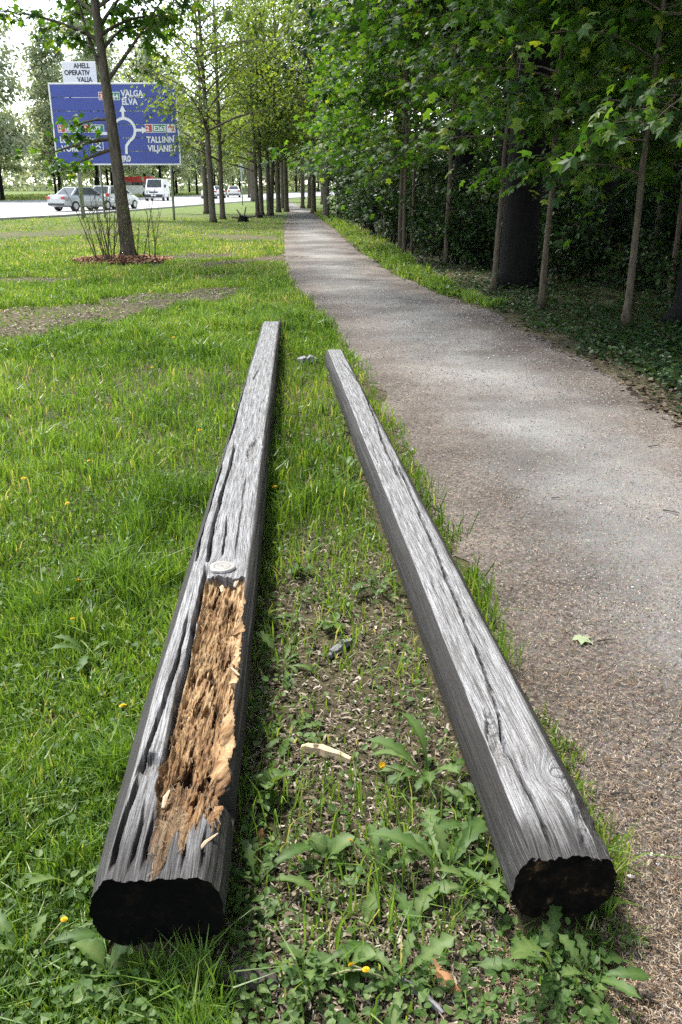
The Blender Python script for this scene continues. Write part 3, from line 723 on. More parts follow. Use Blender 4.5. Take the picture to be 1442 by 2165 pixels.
for (x_, y_, k_, lb_) in ((-1.6, 78, 1, 'leafy tree beyond the narrowing of the footpath, on its right'), (-9.0, 92, 2, 'leafy tree beyond the narrowing of the footpath, on its road side'), (-4.5, 108, 1, 'leafy tree standing across the very end of the footpath'), (.8, 96, 2, 'leafy tree in the wood corner at the end of the footpath'), (-12, 118, 1, 'leafy tree far off between the road and the end of the footpath')):
    px_ = 721 + FPX * x_ / (y_ * _ct); o_ = avenue(k_, 'verge_tree', 600, 440, lb_, gA, x_, 1.25); o_.location = (x_, y_, 0)

# --- right-hand side of the far path
gB = 'dark trees along the right of the footpath'
def avenue_dark(k, px, py, label, rz, sc, lean=None):
    x, y = gp(px, py); return avenue(k, 'path_tree', px, py, label, gB, rz, sc, lean)
avenue_dark(0, 690, 462, 'dark thick-trunked tree at the right edge of the footpath bend', .9, 1.05)
avenue_dark(2, 663, 451, 'thin dark tree by the footpath where it narrows', 2.2, .9)
avenue_dark(1, 640, 441, 'dark tree closing the far end of the footpath', 3.9, 1.1)
avenue_dark(0, 655, 440, 'dark tree just right of the far end of the footpath', 1.9, 1.1)
avenue_dark(2, 720, 452, 'dark tree set back in the wood behind the footpath bend', 4.9, 1.1)

# --- young maples of the wood edge, with long leafy branches
def left_az(rg, f): return rg.normal(math.pi * .98, 1.0) if rg.random() < .75 else rg.uniform(0, 6.283)
MS = []
for sdd, H, r0, z0, nb, bl, ls in ((41, 6.5, .048, 2.2, 22, 1.9, .14), (42, 7.0, .05, 1.9, 26, 2.2, .14), (43, 5.5, .045, 1.6, 24, 1.7, .135), (44, 8.0, .055, 2.1, 36, 2.7, .15)):
    MS.append(gen_tree(sdd, H, r0, z0, nb, bl, 1, ls, MAPLE, MAPLE_T, twigs=8, per=11, spread=.12, el0=(0, .55), droop=-.75, azf=left_az, planar=.4, nseg=8, wig=.32, flare=.45))
MSfirst = {}
def sapling(k, px, py, label, rz=0., sc=1., lean=None, y=None, x=None):
    if x is None: x, y = gp(px, py)
    if k not in MSfirst:
        tb, lv, n = MS[k]
        o = MSfirst[k] = tree_thing('maple_sapling', (x, y, 0), tb, lv, M['bark_pale'], M['maple'], label, 'tree', 'young maples at the edge of the wood', rz, sc)
    else:
        o = dup(MSfirst[k], (x, y, 0), rz, sc, label, 'young maples at the edge of the wood')
    if lean: o.rotation_euler = (lean[0], lean[1], rz)
    return o
sapling(0, 1043, 620, 'pale thin maple stem standing right before the massive black trunk', 0, 1.0, (0, .02))
sapling(1, 1144, 655, 'straight pale maple stem one pace right of the massive black trunk', .25, .95)
sapling(2, 1320, 695, 'slender dark maple stem leaning right at the edge of the shaded floor', -.3, 1.05, (0, .005))
sapling(3, 942, 562, 'dark maple stem left of the massive black trunk', .1, 1.0)
sapling(0, 853, 547, 'dark maple stem by the strip of bright grass, pair of thin ones', .35, 1.05)
sapling(1, 808, 493, 'maple stem rising from the bright grass strip right of the path', -.2, 1.05)
sapling(3, 870, 535, 'thinner maple stem just behind a pair beside the bright grass', .5, .8)
sapling(3, 0, 0, 'maple reaching its sunlit leaves over the middle of the footpath', .05, 1.1, None, 22.5, 1.5)
sapling(0, 0, 0, 'sunlit maple rising at the path bend beyond the grass strip', .4, 1.25, None, 33, 1.1)
sapling(1, 0, 0, 'maple with drooping sunlit branches over the far footpath', .2, 1.1, None, 27.5, 1.35)
sapling(2, 0, 0, 'low bushy maple in the shade behind the slender leaning stem', .6, 1.0, None, 13.2, 5.0)
sapling(0, 0, 0, 'maple half hidden behind the massive black trunk', 1.2, 1.1, None, 17.0, 4.0)
sapling(3, 0, 0, 'leafy maple standing deep between leaning black trunks', .8, .9, None, 17.5, 6.2)
NEARMAPLE = sapling(3, 0, 0, 'maple beside the footpath reaching large leaf sprays towards it', .1, .95, None, 9.3, 4.45)
sapling(1, 0, 0, 'maple whose branches droop low over the shaded undergrowth', -.5, 1.0, None, 11.6, 4.6)

# the largest leaves of the nearest maple, one by one
lvm = [mesh_np('leaf', MAPLE * np.array([1, 1, f_]), MAPLE_T, None, {'rnd': np.full(11, r_)}) for f_, r_ in ((1.0, .4), (.5, .75), (1.6, .95), (.8, 1.0))]  # top rnd picks a brighter leaf colour to imitate backlight
for m_ in lvm: m_.materials.append(M['maple'])
pts = MS[3][1][0].reshape(-1, 11, 3)[:, 1]; rgl = np.random.default_rng(77)
cand = pts[(pts[:, 2] > 1.9) & (pts[:, 2] < 3.7) & (pts[:, 0] < -.5)]
for k, q in enumerate(rgl.choice(len(cand), min(110, len(cand)), replace=False)):
    p = cand[q] + rgl.normal(0, .05, 3)
    obj('leaf', lvm[int(rgl.choice(4, p=[.4, .3, .2, .1]))], None, NEARMAPLE, tuple(p), (float(rgl.normal(-.75, .35)), float(rgl.normal(0, .3)), float(rgl.normal(1.57, .9))), float(rgl.uniform(.13, .2)))

# --- tall old trees of the wood: massive trunks, high shading crowns
BT = []
for sdd, H, r0, z0, nb, bl in ((51, 17, .33, 4.6, 48, 6.2), (52, 16, .24, 4.8, 38, 4.2)):
    BT.append(gen_tree(sdd, H, r0, z0, nb, bl, 1, .34, BROAD if False else OVAL, OVAL_T, twigs=9, per=22, spread=.42, el0=(.05, .7), droop=-.35, nseg=14, wig=.1, flare=.5))
BTfirst = {}
def oldtree(k, x, y, label, rz=0., sc=1., lean=None):
    if k not in BTfirst:
        tb, lv, n = BT[k]
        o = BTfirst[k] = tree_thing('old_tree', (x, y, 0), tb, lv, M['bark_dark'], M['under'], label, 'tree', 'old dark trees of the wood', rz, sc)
    else:
        o = dup(BTfirst[k], (x, y, 0), rz, sc, label, 'old dark trees of the wood')
    if lean: o.rotation_euler = (lean[0], lean[1], rz)
    return o
oldtree(0, 2.95, 14.6, 'massive black trunk, thickest tree of the wood edge', 0)
oldtree(1, 5.55, 19.3, 'black trunk leaning strongly right over the undergrowth', 1.0, 1.0, (0, .27))
oldtree(1, 4.95, 20.4, 'second right-leaning black trunk close beside a bigger leaning one', 2.0, .85, (0, .24))
oldtree(1, 4.25, 10.4, 'black trunk at the dark right end of the shaded floor', 3.0, 1.0)
oldtree(0, 6.6, 15.5, 'old tree deep in the shade behind the slender leaning maple', 2.2, .95)
oldtree(1, 4.6, 25.5, 'old tree hidden behind the maple leaves beyond the grass strip', 4.0, 1.0)
oldtree(0, 3.9, 29.0, 'old tree far back in the wood behind the thin maple stems', 5.0, 1.0)
oldtree(1, 8.2, 22.0, 'old tree deep in the wood beyond the leaning trunks', .5, 1.1)
oldtree(0, 9.6, 13.0, 'old tree at the far right of the wood, crown over the shaded floor', 1.4, 1.0)
oldtree(1, 2.2, 36.0, 'old tree of the wood behind the path bend', 2.7, 1.1)
oldtree(0, 7.4, 31.0, 'old tree at the back of the wood', 3.6, 1.1)
oldtree(1, 6.3, 7.2, 'old tree beside the footpath shading its near edge', 5.3, .95)
for k, (x, y) in enumerate(((5.6, 2.6), (7.8, -1.2), (5.2, -4.2), (9.2, 4.4), (10.5, 9.3), (8.4, -6.5), (12, 1.2), (6.9, 11.4), (5.8, -9.5), (11, -9), (14, 6))):
    oldtree(k % 2, x, y, 'old tree of the wood continuing right beside the footpath', k * 1.1 + .4, 1.0)
for k, (x, y) in enumerate(((13, 19), (12, 27), (5.2, 42), (1.4, 50), (11, 36), (16, 31), (9.2, 47))):
    oldtree(k % 2, x, y, 'tall old tree standing far back in the dark wood', k * 1.3, 1.0 + .03 * k)

# --- undergrowth: shrubs of the wood
def gen_shrub(seed, rad, H, nst, nl, ls, shape=BROAD, tri=BROAD_T):
    rg = np.random.default_rng(seed); tb = MB(); P = []; D = []; N = []
    for k in range(nst):
        az = rg.uniform(0, 6.283); p = curve_pts((rg.normal(0, rad * .2), rg.normal(0, rad * .2), 0), az, rg.uniform(1.0, 1.5), H * rg.uniform(.6, 1.15), 6, -.7, rg, .12)
        tb.tube(p, np.linspace(.016, .004, 7), 4, cap=False)
        for t in range(7):
            q = rg.uniform(.2, 1) * 6; i0 = min(5, int(q)); b = p[i0] + (p[i0 + 1] - p[i0]) * (q - i0)
            a2 = rg.uniform(0, 6.283); tw = curve_pts(b, a2, rg.normal(.2, .3), rad * rg.uniform(.3, .8), 3, -.5, rg)
            tb.tube(tw, np.linspace(.006, .003, 4), 3, cap=False)
            n = nl; u = rg.uniform(.1, 1.05, n) * 3; iu = np.clip(u.astype(int), 0, 2)
            P.append(tw[iu] + (tw[iu + 1] - tw[iu]) * (u - iu)[:, None] + rg.normal(0, .05, (n, 3)))
            aa = a2 + rg.normal(0, 1.0, n); D.append(np.stack([np.cos(aa), np.sin(aa), rg.normal(-.4, .35, n)], -1)); N.append(np.stack([rg.normal(0, .4, n), rg.normal(0, .4, n), np.ones(n)], -1))
    P = np.concatenate(P); P[:, 2] = np.maximum(P[:, 2], .04); D = np.concatenate(D); N = np.concatenate(N)
    lv = leaves(P, D, N, ls * rg.uniform(.6, 1.3, len(P)), shape, tri, rg.random(len(P)))
    return tb, lv
SH = [gen_shrub(61, .8, 1.7, 12, 9, .10), gen_shrub(62, .9, 2.3, 12, 10, .12, MAPLE, MAPLE_T), gen_shrub(63, .7, 1.1, 11, 9, .09)]
SHfirst = {}
def shrub(k, x, y, label, rz, sc):
    if k not in SHfirst:
        tb, lv = SH[k]; root = empty('woodland_shrub', (x, y, 0), rz, sc)
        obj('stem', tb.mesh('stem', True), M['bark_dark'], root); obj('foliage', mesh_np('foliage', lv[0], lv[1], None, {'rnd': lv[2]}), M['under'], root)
        SHfirst[k] = tag(root, label, 'shrub', 'shrubs in the dark undergrowth')
        return root
    return dup(SHfirst[k], (x, y, 0), rz, sc, label, 'shrubs in the dark undergrowth')
SL = ['broad-leaved shrub in the dark undergrowth of the wood', 'tall maple-leaved shrub in the dark undergrowth of the wood', 'low round shrub in the dark undergrowth of the wood']
rg = np.random.default_rng(88)
cnt = 0
for y in (12.2, 13.8, 15.5, 17.3, 19.3, 21.5, 23.8, 26.5, 29.5, 33, 37, 41, 46):
    xr = float(path_r(y)); x = xr + (3.0 if y < 16 else (1.7 if y < 22 else 1.15)) + rg.uniform(0, .4)
    lim = .43 * y + 1.5
    while x < lim:
        if abs(x - 5.4) < 1.0 and 15 < y < 20: x += .9; continue
        k = int(rg.choice(3, p=[.4, .35, .25])) if y > 16 else int(rg.choice(3, p=[.3, .1, .6]))
        shrub(k, x, y + rg.normal(0, .45), SL[k], rg.uniform(0, 6.28), rg.uniform(.8, 1.25) * (1.0 if y < 24 else 1.3)); cnt += 1
        x += rg.uniform(.75, 1.35) * (1 if y < 24 else 1.5)

# solid wall of leaves deep in the wood, nobody could count it
n = 52000
y = rg.uniform(27, 62, n); x = path_r(y) + 2.6 + rg.random(n) ** .8 * 26; z = rg.random(n) ** 1.15 * 13 + .1
keep = fbm(x * .55, z * .55 + y * .3, 5, 3) > .30
P = np.stack([x, y, z], -1)[keep]; n = len(P); aa = rg.uniform(0, 6.283, n)
V, T, rn = leaves(P, np.stack([np.cos(aa), np.sin(aa), rg.normal(-.4, .3, n)], -1), np.stack([rg.normal(0, .6, n), rg.normal(-.3, .6, n), np.ones(n)], -1), rg.uniform(.25, .6, n), OVAL, OVAL_T, rg.random(n))
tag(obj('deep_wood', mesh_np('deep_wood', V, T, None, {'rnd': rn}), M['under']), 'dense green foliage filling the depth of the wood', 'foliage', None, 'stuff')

# --- pale trees across the road
FT = [gen_tree(71, 17, .22, 3.0, 60, 4.2, 1, .55, OVAL, OVAL_T, twigs=8, per=15, spread=.55, el0=(.2, 1.0), droop=-.9, wig=.1, nseg=8),
      gen_tree(72, 20, .24, 3.4, 64, 4.0, 1, .55, OVAL, OVAL_T, twigs=8, per=15, spread=.55, el0=(.5, 1.2), droop=-.6, wig=.1, nseg=8),
      gen_tree(73, 13, .2, 2.6, 50, 3.8, 1, .5, OVAL, OVAL_T, twigs=8, per=15, spread=.5, el0=(.1, .9), droop=-.7, wig=.1, nseg=8)]
FTfirst = {}
gF = 'pale green trees lining the far side of the road'
def fartree(k, x, y, rz, sc, label):
    if k not in FTfirst:
        tb, lv, n = FT[k]; FTfirst[k] = tree_thing('roadside_tree', (x, y, 0), tb, lv, M['bark_dark'], M['willow_hazed'], label, 'tree', gF, rz, sc); return FTfirst[k]
    return dup(FTfirst[k], (x, y, 0), rz, sc, label, gF)
FL = ['pale drooping tree in the row across the road', 'tall pale upright tree in the row across the road', 'small round pale tree in the row across the road']
Pf = resample(RF[2:], 60); dv = np.gradient(Pf, axis=0); dv /= np.linalg.norm(dv, axis=1)[:, None]; nf = np.stack([-dv[:, 1], dv[:, 0]], -1)
rg = np.random.default_rng(17)
q = 0
for row, off in ((0, 6), (1, 15), (2, 28)):
    for i in range(2 + row, 46, 2 + (row > 0)):
        p = Pf[i] + nf[i] * (off + rg.uniform(-2, 2)) + dv[i] * rg.uniform(-2, 2)
        if p[0] / max(1, p[1]) < -.62: continue
        k = int(rg.choice(3, p=[.4, .35, .25])); fartree(k, p[0], p[1], rg.uniform(0, 6.28), rg.uniform(.85, 1.15), FL[k]); q += 1
# belt of trees far behind the road, one pale mass
nb_ = 26000; x = rg.uniform(-230, 70, nb_); y = 250 + rg.uniform(-22, 22, nb_) + .08 * np.abs(x); z = rg.random(nb_) * (10 + 8 * fbm(x * .06, x * 0, 5)) + .3
P = np.stack([x, y, z], -1); aa = rg.uniform(0, 6.283, nb_)
V, T, rn = leaves(P, np.stack([np.cos(aa), np.sin(aa), rg.normal(-.4, .3, nb_)], -1), np.stack([rg.normal(0, .6, nb_), rg.normal(-.3, .6, nb_), np.ones(nb_)], -1), rg.uniform(.9, 2.0, nb_), OVAL, OVAL_T, rg.random(nb_))
tag(obj('distant_tree_belt', mesh_np('distant_tree_belt', V, T, None, {'rnd': rn}), M['willow_hazed']), 'pale belt of distant trees behind the road', 'trees', None, 'stuff')
# trees in the far distance where the road runs out
for k in range(12):
    x = -24 + 9 * k + rg.uniform(-2, 2); fartree(k % 3, x, 330 + rg.uniform(-20, 30) + 4 * k, rg.uniform(0, 6.28), 1.2, 'pale tree closing the view at the end of the road')

# ------------------------------------------------------------------ lawn: grass blades
def in_log(x, y, grow=0.0):
    a = np.abs(x - (-.385 + (y - 1.352) * (-.357 / 7.798))) < (.144 - .005 * (y - 1.35)) + grow
    b = np.abs(x - (.497 + (y - 1.452) * (-.555 / 6.068))) < (.116 - .005 * (y - 1.45)) + grow
    return (a & (y > 1.33 - grow) & (y < 9.16 + grow)) | (b & (y > 1.43 - grow) & (y < 7.53 + grow))
def between(x, y):
    xl = -.385 + (y - 1.352) * (-.0458) + .12; xr = .497 + (y - 1.452) * (-.0915) - .1
    return sstep(xl - .03, xl + .03, x) * (1 - sstep(xr - .03, xr + .06, x))
BARE = [(gp(-40, 705), gp(150, 662), .95), (gp(150, 662), gp(300, 637), .8), (gp(300, 637), gp(455, 620), .7), (gp(-60, 590), gp(115, 592), .35),
        (gp(440, 560), gp(600, 545), .55), (gp(300, 545), gp(470, 540), .8), (gp(-20, 500), gp(190, 490), 1.8), (gp(480, 500), gp(560, 505), 1.0), (gp(440, 585), gp(560, 580), .25)]
def bare(x, y):
    m = np.zeros_like(x)
    for (a, b, w_) in BARE:
        ax, ay = a; bx, by = b; dx, dy = bx - ax, by - ay; t = np.clip(((x - ax) * dx + (y - ay) * dy) / (dx * dx + dy * dy), 0, 1)
        d = np.hypot(x - ax - t * dx, y - ay - t * dy) / w_ + (fbm(x * 1.6, y * 1.6, 77) - .5) * 1.6
        m = np.maximum(m, 1 - sstep(.55, 1.05, d))
    q = np.hypot((x + 4.85) / 1.12, (y - 19.6) / .95); return np.maximum(m, 1 - sstep(.85, 1.0, q))
def lawn_density(x, y):
    pl = path_l(y); edge = sstep(.06, -.16, x - pl + (fbm(x * 5, y * 5, 41) - .5) * .30)
    d = edge * (1 - .97 * bare(x, y) * (.8 + .2 * sstep(.35, .6, fbm(x * 3, y * 3, 91))))
    bt = between(x, y) * (y < 9)
    near = 1 - sstep(2.9, 4.4, y + (fbm(x * 6, y * 3, 43) - .5) * 1.6)
    d = d * (1 - bt * (.94 * near + .1 * (1 - near)))
    frontbare = (1 - sstep(1.25, 1.5, y)) * sstep(-.35, -.1, x); d = d * (1 - .8 * frontbare)
    d = d * (.6 + .6 * fbm(x * 2.3, y * 2.3, 47)) * (1 - .55 * (1 - sstep(1.3, 1.9, y))) * np.where(y > 16, .85, 1)
    return np.where(in_log(x, y, -.01), 0, d) * (x > road_near_x(y) + .3)

def blades(n, y0, y1, xa, xb, h, wd, seed, dens, lean=.45, pw=1.0):
    rg = np.random.default_rng(seed)
    u = rg.random(n); y = 1 / (1 / y0 + u * (1 / y1 - 1 / y0))            # thicker close to the camera
    s = rg.random(n); lo, hi = xa(y), xb(y); x = lo + (hi - lo) * s
    k = rg.random(n) < dens(x, y); x, y = x[k], y[k]; n = len(x)
    d = np.hypot(x, y)
    tall = .22 + 1.0 * fbm(x * 2.2, y * 2.2, 53) + .9 * sstep(.52, .75, fbm(x * 5, y * 5, 54)); hh = h(d) * tall * rg.uniform(.5, 1.35, n) * (1 - .7 * np.maximum(bare(x, y), bare(x, y + .6))); ww = wd(d) * rg.uniform(.7, 1.35, n)
    a = rg.uniform(0, 6.283, n); c = rg.uniform(0, 6.283, n); ln = rg.gamma(2.0, lean / 2, n) * hh
    base = np.c_[x, y, np.zeros(n)]; side = np.c_[np.cos(a), np.sin(a), np.zeros(n)] * (ww / 2)[:, None]
    dirv = np.c_[np.cos(c), np.sin(c), np.zeros(n)]
    mid = base + dirv * (ln * .35)[:, None]; mid[:, 2] = hh * .6
    tip = base + dirv * ln[:, None]; tip[:, 2] = hh * np.clip(1 - .25 * (ln / hh), .35, 1)
    V = np.stack([base - side, base + side, mid - side * .85, mid + side * .85, tip], 1).reshape(-1, 3)
    b = np.arange(n)[:, None] * 5
    T = np.concatenate([b + np.array([[2, 3, 4]])]); Q = b + np.array([[0, 1, 3, 2]])
    clump = fbm(x * 1.1, y * 1.1, 61)
    rn = np.clip(rg.beta(2.2, 2.6, n) * .8 + (clump - .5) * .5 + np.clip((y - 12) * .02, 0, .16) + .04, 0, .9); rn = np.where(rg.random(n) < np.where(y > 15, .16, .05), rg.uniform(.9, 1, n), rn)
    return V, T, Q, np.repeat(rn, 5)
lim_l = lambda y: np.maximum(-(.46 * y + .9), road_near_x(y))
rgt = lambda y: path_l(y) + .16
V, T, Q, rn = blades(230000, 1.0, 10.0, lim_l, rgt, lambda d: .085 + .004 * np.minimum(d, 8), lambda d: .0036 + .0007 * d, 101, lambda x, y: lawn_density(x, y) * (1 - sstep(7.5, 10, y)))
tag(obj('lawn_grass', mesh_np('lawn_grass', V, T, Q, {'rnd': rn}), M['grass']), 'bright green grass of the lawn round the timbers', 'grass', None, 'stuff')
V, T, Q, rn = blades(230000, 7.5, 46.0, lim_l, rgt, lambda d: np.clip(.125 - .003 * (d - 8), .045, .125), lambda d: .0026 + .00075 * d, 103, lambda x, y: lawn_density(x, y) * sstep(7.5, 10, y))
tag(obj('lawn_grass', mesh_np('lawn_grass_far', V, T, Q, {'rnd': rn}), M['grass']), 'sparser worn grass of the lawn reaching to the road', 'grass', None, 'stuff')
# bright grass strip right of the far path
rr0 = lambda y: path_r(y) - .02
rr1 = lambda y: path_r(y) + np.interp(y, [12, 16, 22, 30, 45], [.35, .6, 1.0, 1.1, .8])
V, T, Q, rn = blades(26000, 12, 60, rr0, rr1, lambda d: .13 + 0 * d, lambda d: .005 + .0007 * d, 105, lambda x, y: .9 * sstep(0, .2, x - path_r(y) + (fbm(x * 4, y * 2, 3) - .5) * .4))
tag(obj('verge_grass', mesh_np('verge_grass', V, T, Q, {'rnd': rn}), M['grass']), 'bright grass strip between footpath and wood', 'grass', None, 'stuff')
# lawn beyond the road
V, T, Q, rn = blades(24000, 60, 190, lambda y: np.interp(y, RF[:, 1], RF[:, 0]) - 38, lambda y: np.interp(y, RF[:, 1], RF[:, 0]) - .4, lambda d: .16 + 0 * d, lambda d: .10 + .0006 * d, 107, lambda x, y: .9 + 0 * x)
tag(obj('far_lawn', mesh_np('far_lawn', V, T, Q, {'rnd': rn}), M['lawn_far']), 'mown grass under the pale trees across the road', 'grass', None, 'stuff')

# ------------------------------------------------------------------ leafy ground cover
def cover(n, samp, ls, hz, shape, tri, seed, m, name, label, stemh=True):
    rg = np.random.default_rng(seed); x, y = samp(rg, n); n = len(x)
    z = np.abs(rg.normal(0, 1, n)) * hz + .012; a = rg.uniform(0, 6.283, n)
    V, T, rn = leaves(np.c_[x, y, z], np.c_[np.cos(a), np.sin(a), rg.normal(.05, .35, n)], np.c_[rg.normal(0, .4, n), rg.normal(0, .4, n), np.ones(n)], ls(np.hypot(x, y)) * rg.uniform(.6, 1.3, n), shape, tri, np.clip(rg.normal(.5, .25, n), 0, 1))
    return tag(obj(name, mesh_np(name, V, T, None, {'rnd': rn}), m), label, 'plants', None, 'stuff')
def samp_wood(rg, n):
    u = rg.random(n); y = 1 / (1 / 4.2 + u * (1 / 30 - 1 / 4.2)); lo = path_r(y) - .05; hi = .45 * y + 1.8; x = lo + (hi - lo) * rg.random(n)
    d = sstep(-.05, .35, x - path_r(y) + (fbm(x * 2.5, y * 2.5, 7) - .5) * .9) * (.3 + 1.0 * fbm(x * 1.4, y * 1.4, 9)) * (1 - .6 * sstep(3.4, 4.2, x) * (1 - sstep(8.5, 10.5, y)))
    k = rg.random(n) < d; return x[k], y[k]
cover(62000, samp_wood, lambda d: .030 + .0022 * d, .055, BROAD, BROAD_T, 201, M['under'], 'woodland_ground_cover', 'low leafy ground cover on the shaded floor of the wood')
def samp_lawn(rg, n):
    u = rg.random(n); y = 1 / (1 / 1.0 + u * (1 / 9 - 1)); lo = lim_l(y); hi = path_l(y) - .03; x = lo + (hi - lo) * rg.random(n)
    bt = between(x, y); near = 1 - sstep(1.35, 2.2, y + (fbm(x * 3, y * 3, 71) - .5) * .5)
    d = (1 - bt) * (.22 + .75 * near + .5 * sstep(.55, .72, fbm(x * 2, y * 2, 73))) + bt * (.12 + .9 * sstep(.45, .62, fbm(x * 5, y * 3, 79)) * np.where(y > 3, .8, .15) + .4 * (1 - sstep(1.2, 1.5, y)) + .55 * (in_log(x, y, .09) * sstep(.3, .6, fbm(x * 7, y * 5, 83))))
    d = np.where(in_log(x, y, .0), 0, d) * (1 - bare(x, y))
    k = rg.random(n) < d; return x[k], y[k]
cover(26000, samp_lawn, lambda d: .016 + .0028 * d, .028, BROAD, BROAD_T, 203, M['weed'], 'lawn_weeds', 'small clover and creeping weeds low in the lawn')

# ------------------------------------------------------------------ litter: chips, needles, grit, mulch
def scatter_xy(rg, n, y0, y1, lo, hi, dens):
    u = rg.random(n); y = 1 / (1 / y0 + u * (1 / y1 - 1 / y0)); x = lo(y) + (hi(y) - lo(y)) * rg.random(n); k = rg.random(n) < dens(x, y)
    return x[k], y[k]
rg = np.random.default_rng(301)
x, y = scatter_xy(rg, 40000, 1.0, 5.5, lambda y: -.385 - .0458 * (y - 1.35) + .05, lambda y: .497 - .0915 * (y - 1.45) + .12,
                  lambda x, y: np.where(in_log(x, y, -.03), 0, (.25 + .9 * fbm(x * 4, y * 4, 5)) * (1 - .8 * sstep(3, 5, y))))
n = len(x); V, Q, rn = sticks(n, np.c_[x, y], rg.uniform(.003, .016, n), rg.uniform(.006, .026, n) * (1 + .12 * y), rg.gamma(2, .0016, n) + .001, .35, .22, None, 5)
tag(obj('wood_chips', mesh_np('wood_chips', V, None, Q, {'rnd': rn}), M['chip']), 'crumbled wood chips and dry bits on the soil between the timbers', 'litter', None, 'stuff')
x, y = scatter_xy(rg, 64000, 1.0, 9.0, lambda y: path_l(y) - .28, lambda y: np.minimum(path_r(y) + .3, .46 * y + .6),
                  lambda x, y: np.where(in_log(x, y, -.02), 0, np.clip(.16 + .75 * (1 - sstep(.15, .75, x - path_l(y) + (fbm(x * 3, y * 3, 7) - .5) * .5)) + .7 * (sstep(-.75, -.1, x - path_r(y))) + .8 * (1 - sstep(1.3, 2.2, y)) + .5 * sstep(.55, .7, fbm(x * 1.2, y * 1.2, 12)), 0, 1)))
n = len(x); V, Q, rn = sticks(n, np.c_[x, y], .020 + rg.uniform(-.004, .006, n), rg.uniform(.006, .017, n) * (1 + .10 * y), rg.uniform(.0008, .0017, n) * (1 + .25 * y), .5, .12, None, 7)
tag(obj('needle_litter', mesh_np('needle_litter', V, None, Q, {'rnd': rn}), M['needle']), 'dry brown needles strewn over the footpath', 'litter', None, 'stuff')
def pebbles(x, y, z, s, rn, seed):
    rg = np.random.default_rng(seed); n = len(x); base = np.array([[1, 0, 0], [-.5, .87, 0], [-.5, -.87, 0], [.1, .1, .85]]); a = rg.uniform(0, 6.283, n)
    c, s_ = np.cos(a), np.sin(a); B0 = base[None] * rg.uniform(.6, 1.3, (n, 4, 1)) * s[:, None, None]
    V = np.stack([B0[..., 0] * c[:, None] - B0[..., 1] * s_[:, None] + x[:, None], B0[..., 0] * s_[:, None] + B0[..., 1] * c[:, None] + y[:, None], B0[..., 2] + z[:, None]], -1).reshape(-1, 3)
    T = (np.arange(n)[:, None, None] * 4 + np.array([[0, 1, 3], [1, 2, 3], [2, 0, 3]])[None]).reshape(-1, 3); return V, T, np.repeat(rn, 4)
x, y = scatter_xy(rg, 60000, 1.0, 14, lambda y: path_l(y) + .02, lambda y: np.minimum(path_r(y), .46 * y + .6), lambda x, y: np.where(in_log(x, y), 0, .9))
n = len(x); tpos = np.clip((x - path_l(y)) / (path_r(y) - path_l(y)), 0, 1); zc = .005 + .012 * (1 - (2 * tpos - 1) ** 2)
V, T, rn = pebbles(x, y, zc, rg.uniform(.0014, .0034, n) * (1 + .28 * y), np.clip(rg.beta(2, 2, n), 0, 1), 9)
tag(obj('grit', mesh_np('grit', V, T, None, {'rnd': rn}), M['grit']), 'small grit stones bedded in the footpath', 'grit', None, 'stuff')
# dry bits on the worn patches of the lawn
n = 26000; y = rg.uniform(9.5, 24, n); x = -(rg.random(n)) * (.46 * y + .5); k_ = rg.random(n) < bare(x, y) * .8; x, y = x[k_], y[k_]; n = len(x)
V, Q, rn = sticks(n, np.c_[x, y], rg.uniform(.004, .02, n), rg.uniform(.02, .07, n), rg.uniform(.006, .018, n), .4, .2, None, 19)
tag(obj('dry_thatch', mesh_np('dry_thatch', V, None, Q, {'rnd': np.clip(rn * .9 + .1, 0, 1)}), M['chip']), 'dry straw and bits on the worn bare patches of the lawn', 'litter', None, 'stuff')
# mulch bed
n = 2600; q = np.sqrt(rg.random(n)); a = rg.uniform(0, 6.283, n); x = -4.85 + 1.1 * q * np.cos(a); y = 19.6 + .92 * q * np.sin(a)
V, Q, rn = sticks(n, np.c_[x, y], .03 + .06 * (1 - q ** 2) + rg.uniform(0, .03, n), rg.uniform(.04, .11, n), rg.uniform(.02, .05, n), .5, .35, None, 11)
tag(obj('mulch_bed', mesh_np('mulch_bed', V, None, Q, {'rnd': rn}), M['mulch']), 'reddish bark mulch heaped round the foot of the maple', 'mulch', None, 'stuff')
# dead leaves on the wood floor
x, y = scatter_xy(rg, 14000, 4.5, 16, lambda y: path_r(y) - .15, lambda y: .45 * y + 1.2, lambda x, y: .25 + .75 * sstep(3.0, 4.0, x) * (1 - sstep(9.5, 11, y)))
n = len(x); a = rg.uniform(0, 6.283, n)
V, T, rn = leaves(np.c_[x, y, rg.uniform(.005, .03, n)], np.c_[np.cos(a), np.sin(a), rg.normal(0, .2, n)], np.c_[rg.normal(0, .3, n), rg.normal(0, .3, n), np.ones(n)], rg.uniform(.03, .08, n), BROAD, BROAD_T, rg.random(n) * .6)
tag(obj('dead_leaves', mesh_np('dead_leaves', V, T, None, {'rnd': rn}), M['chip']), 'brown dead leaves on the shaded floor of the wood', 'litter', None, 'stuff')

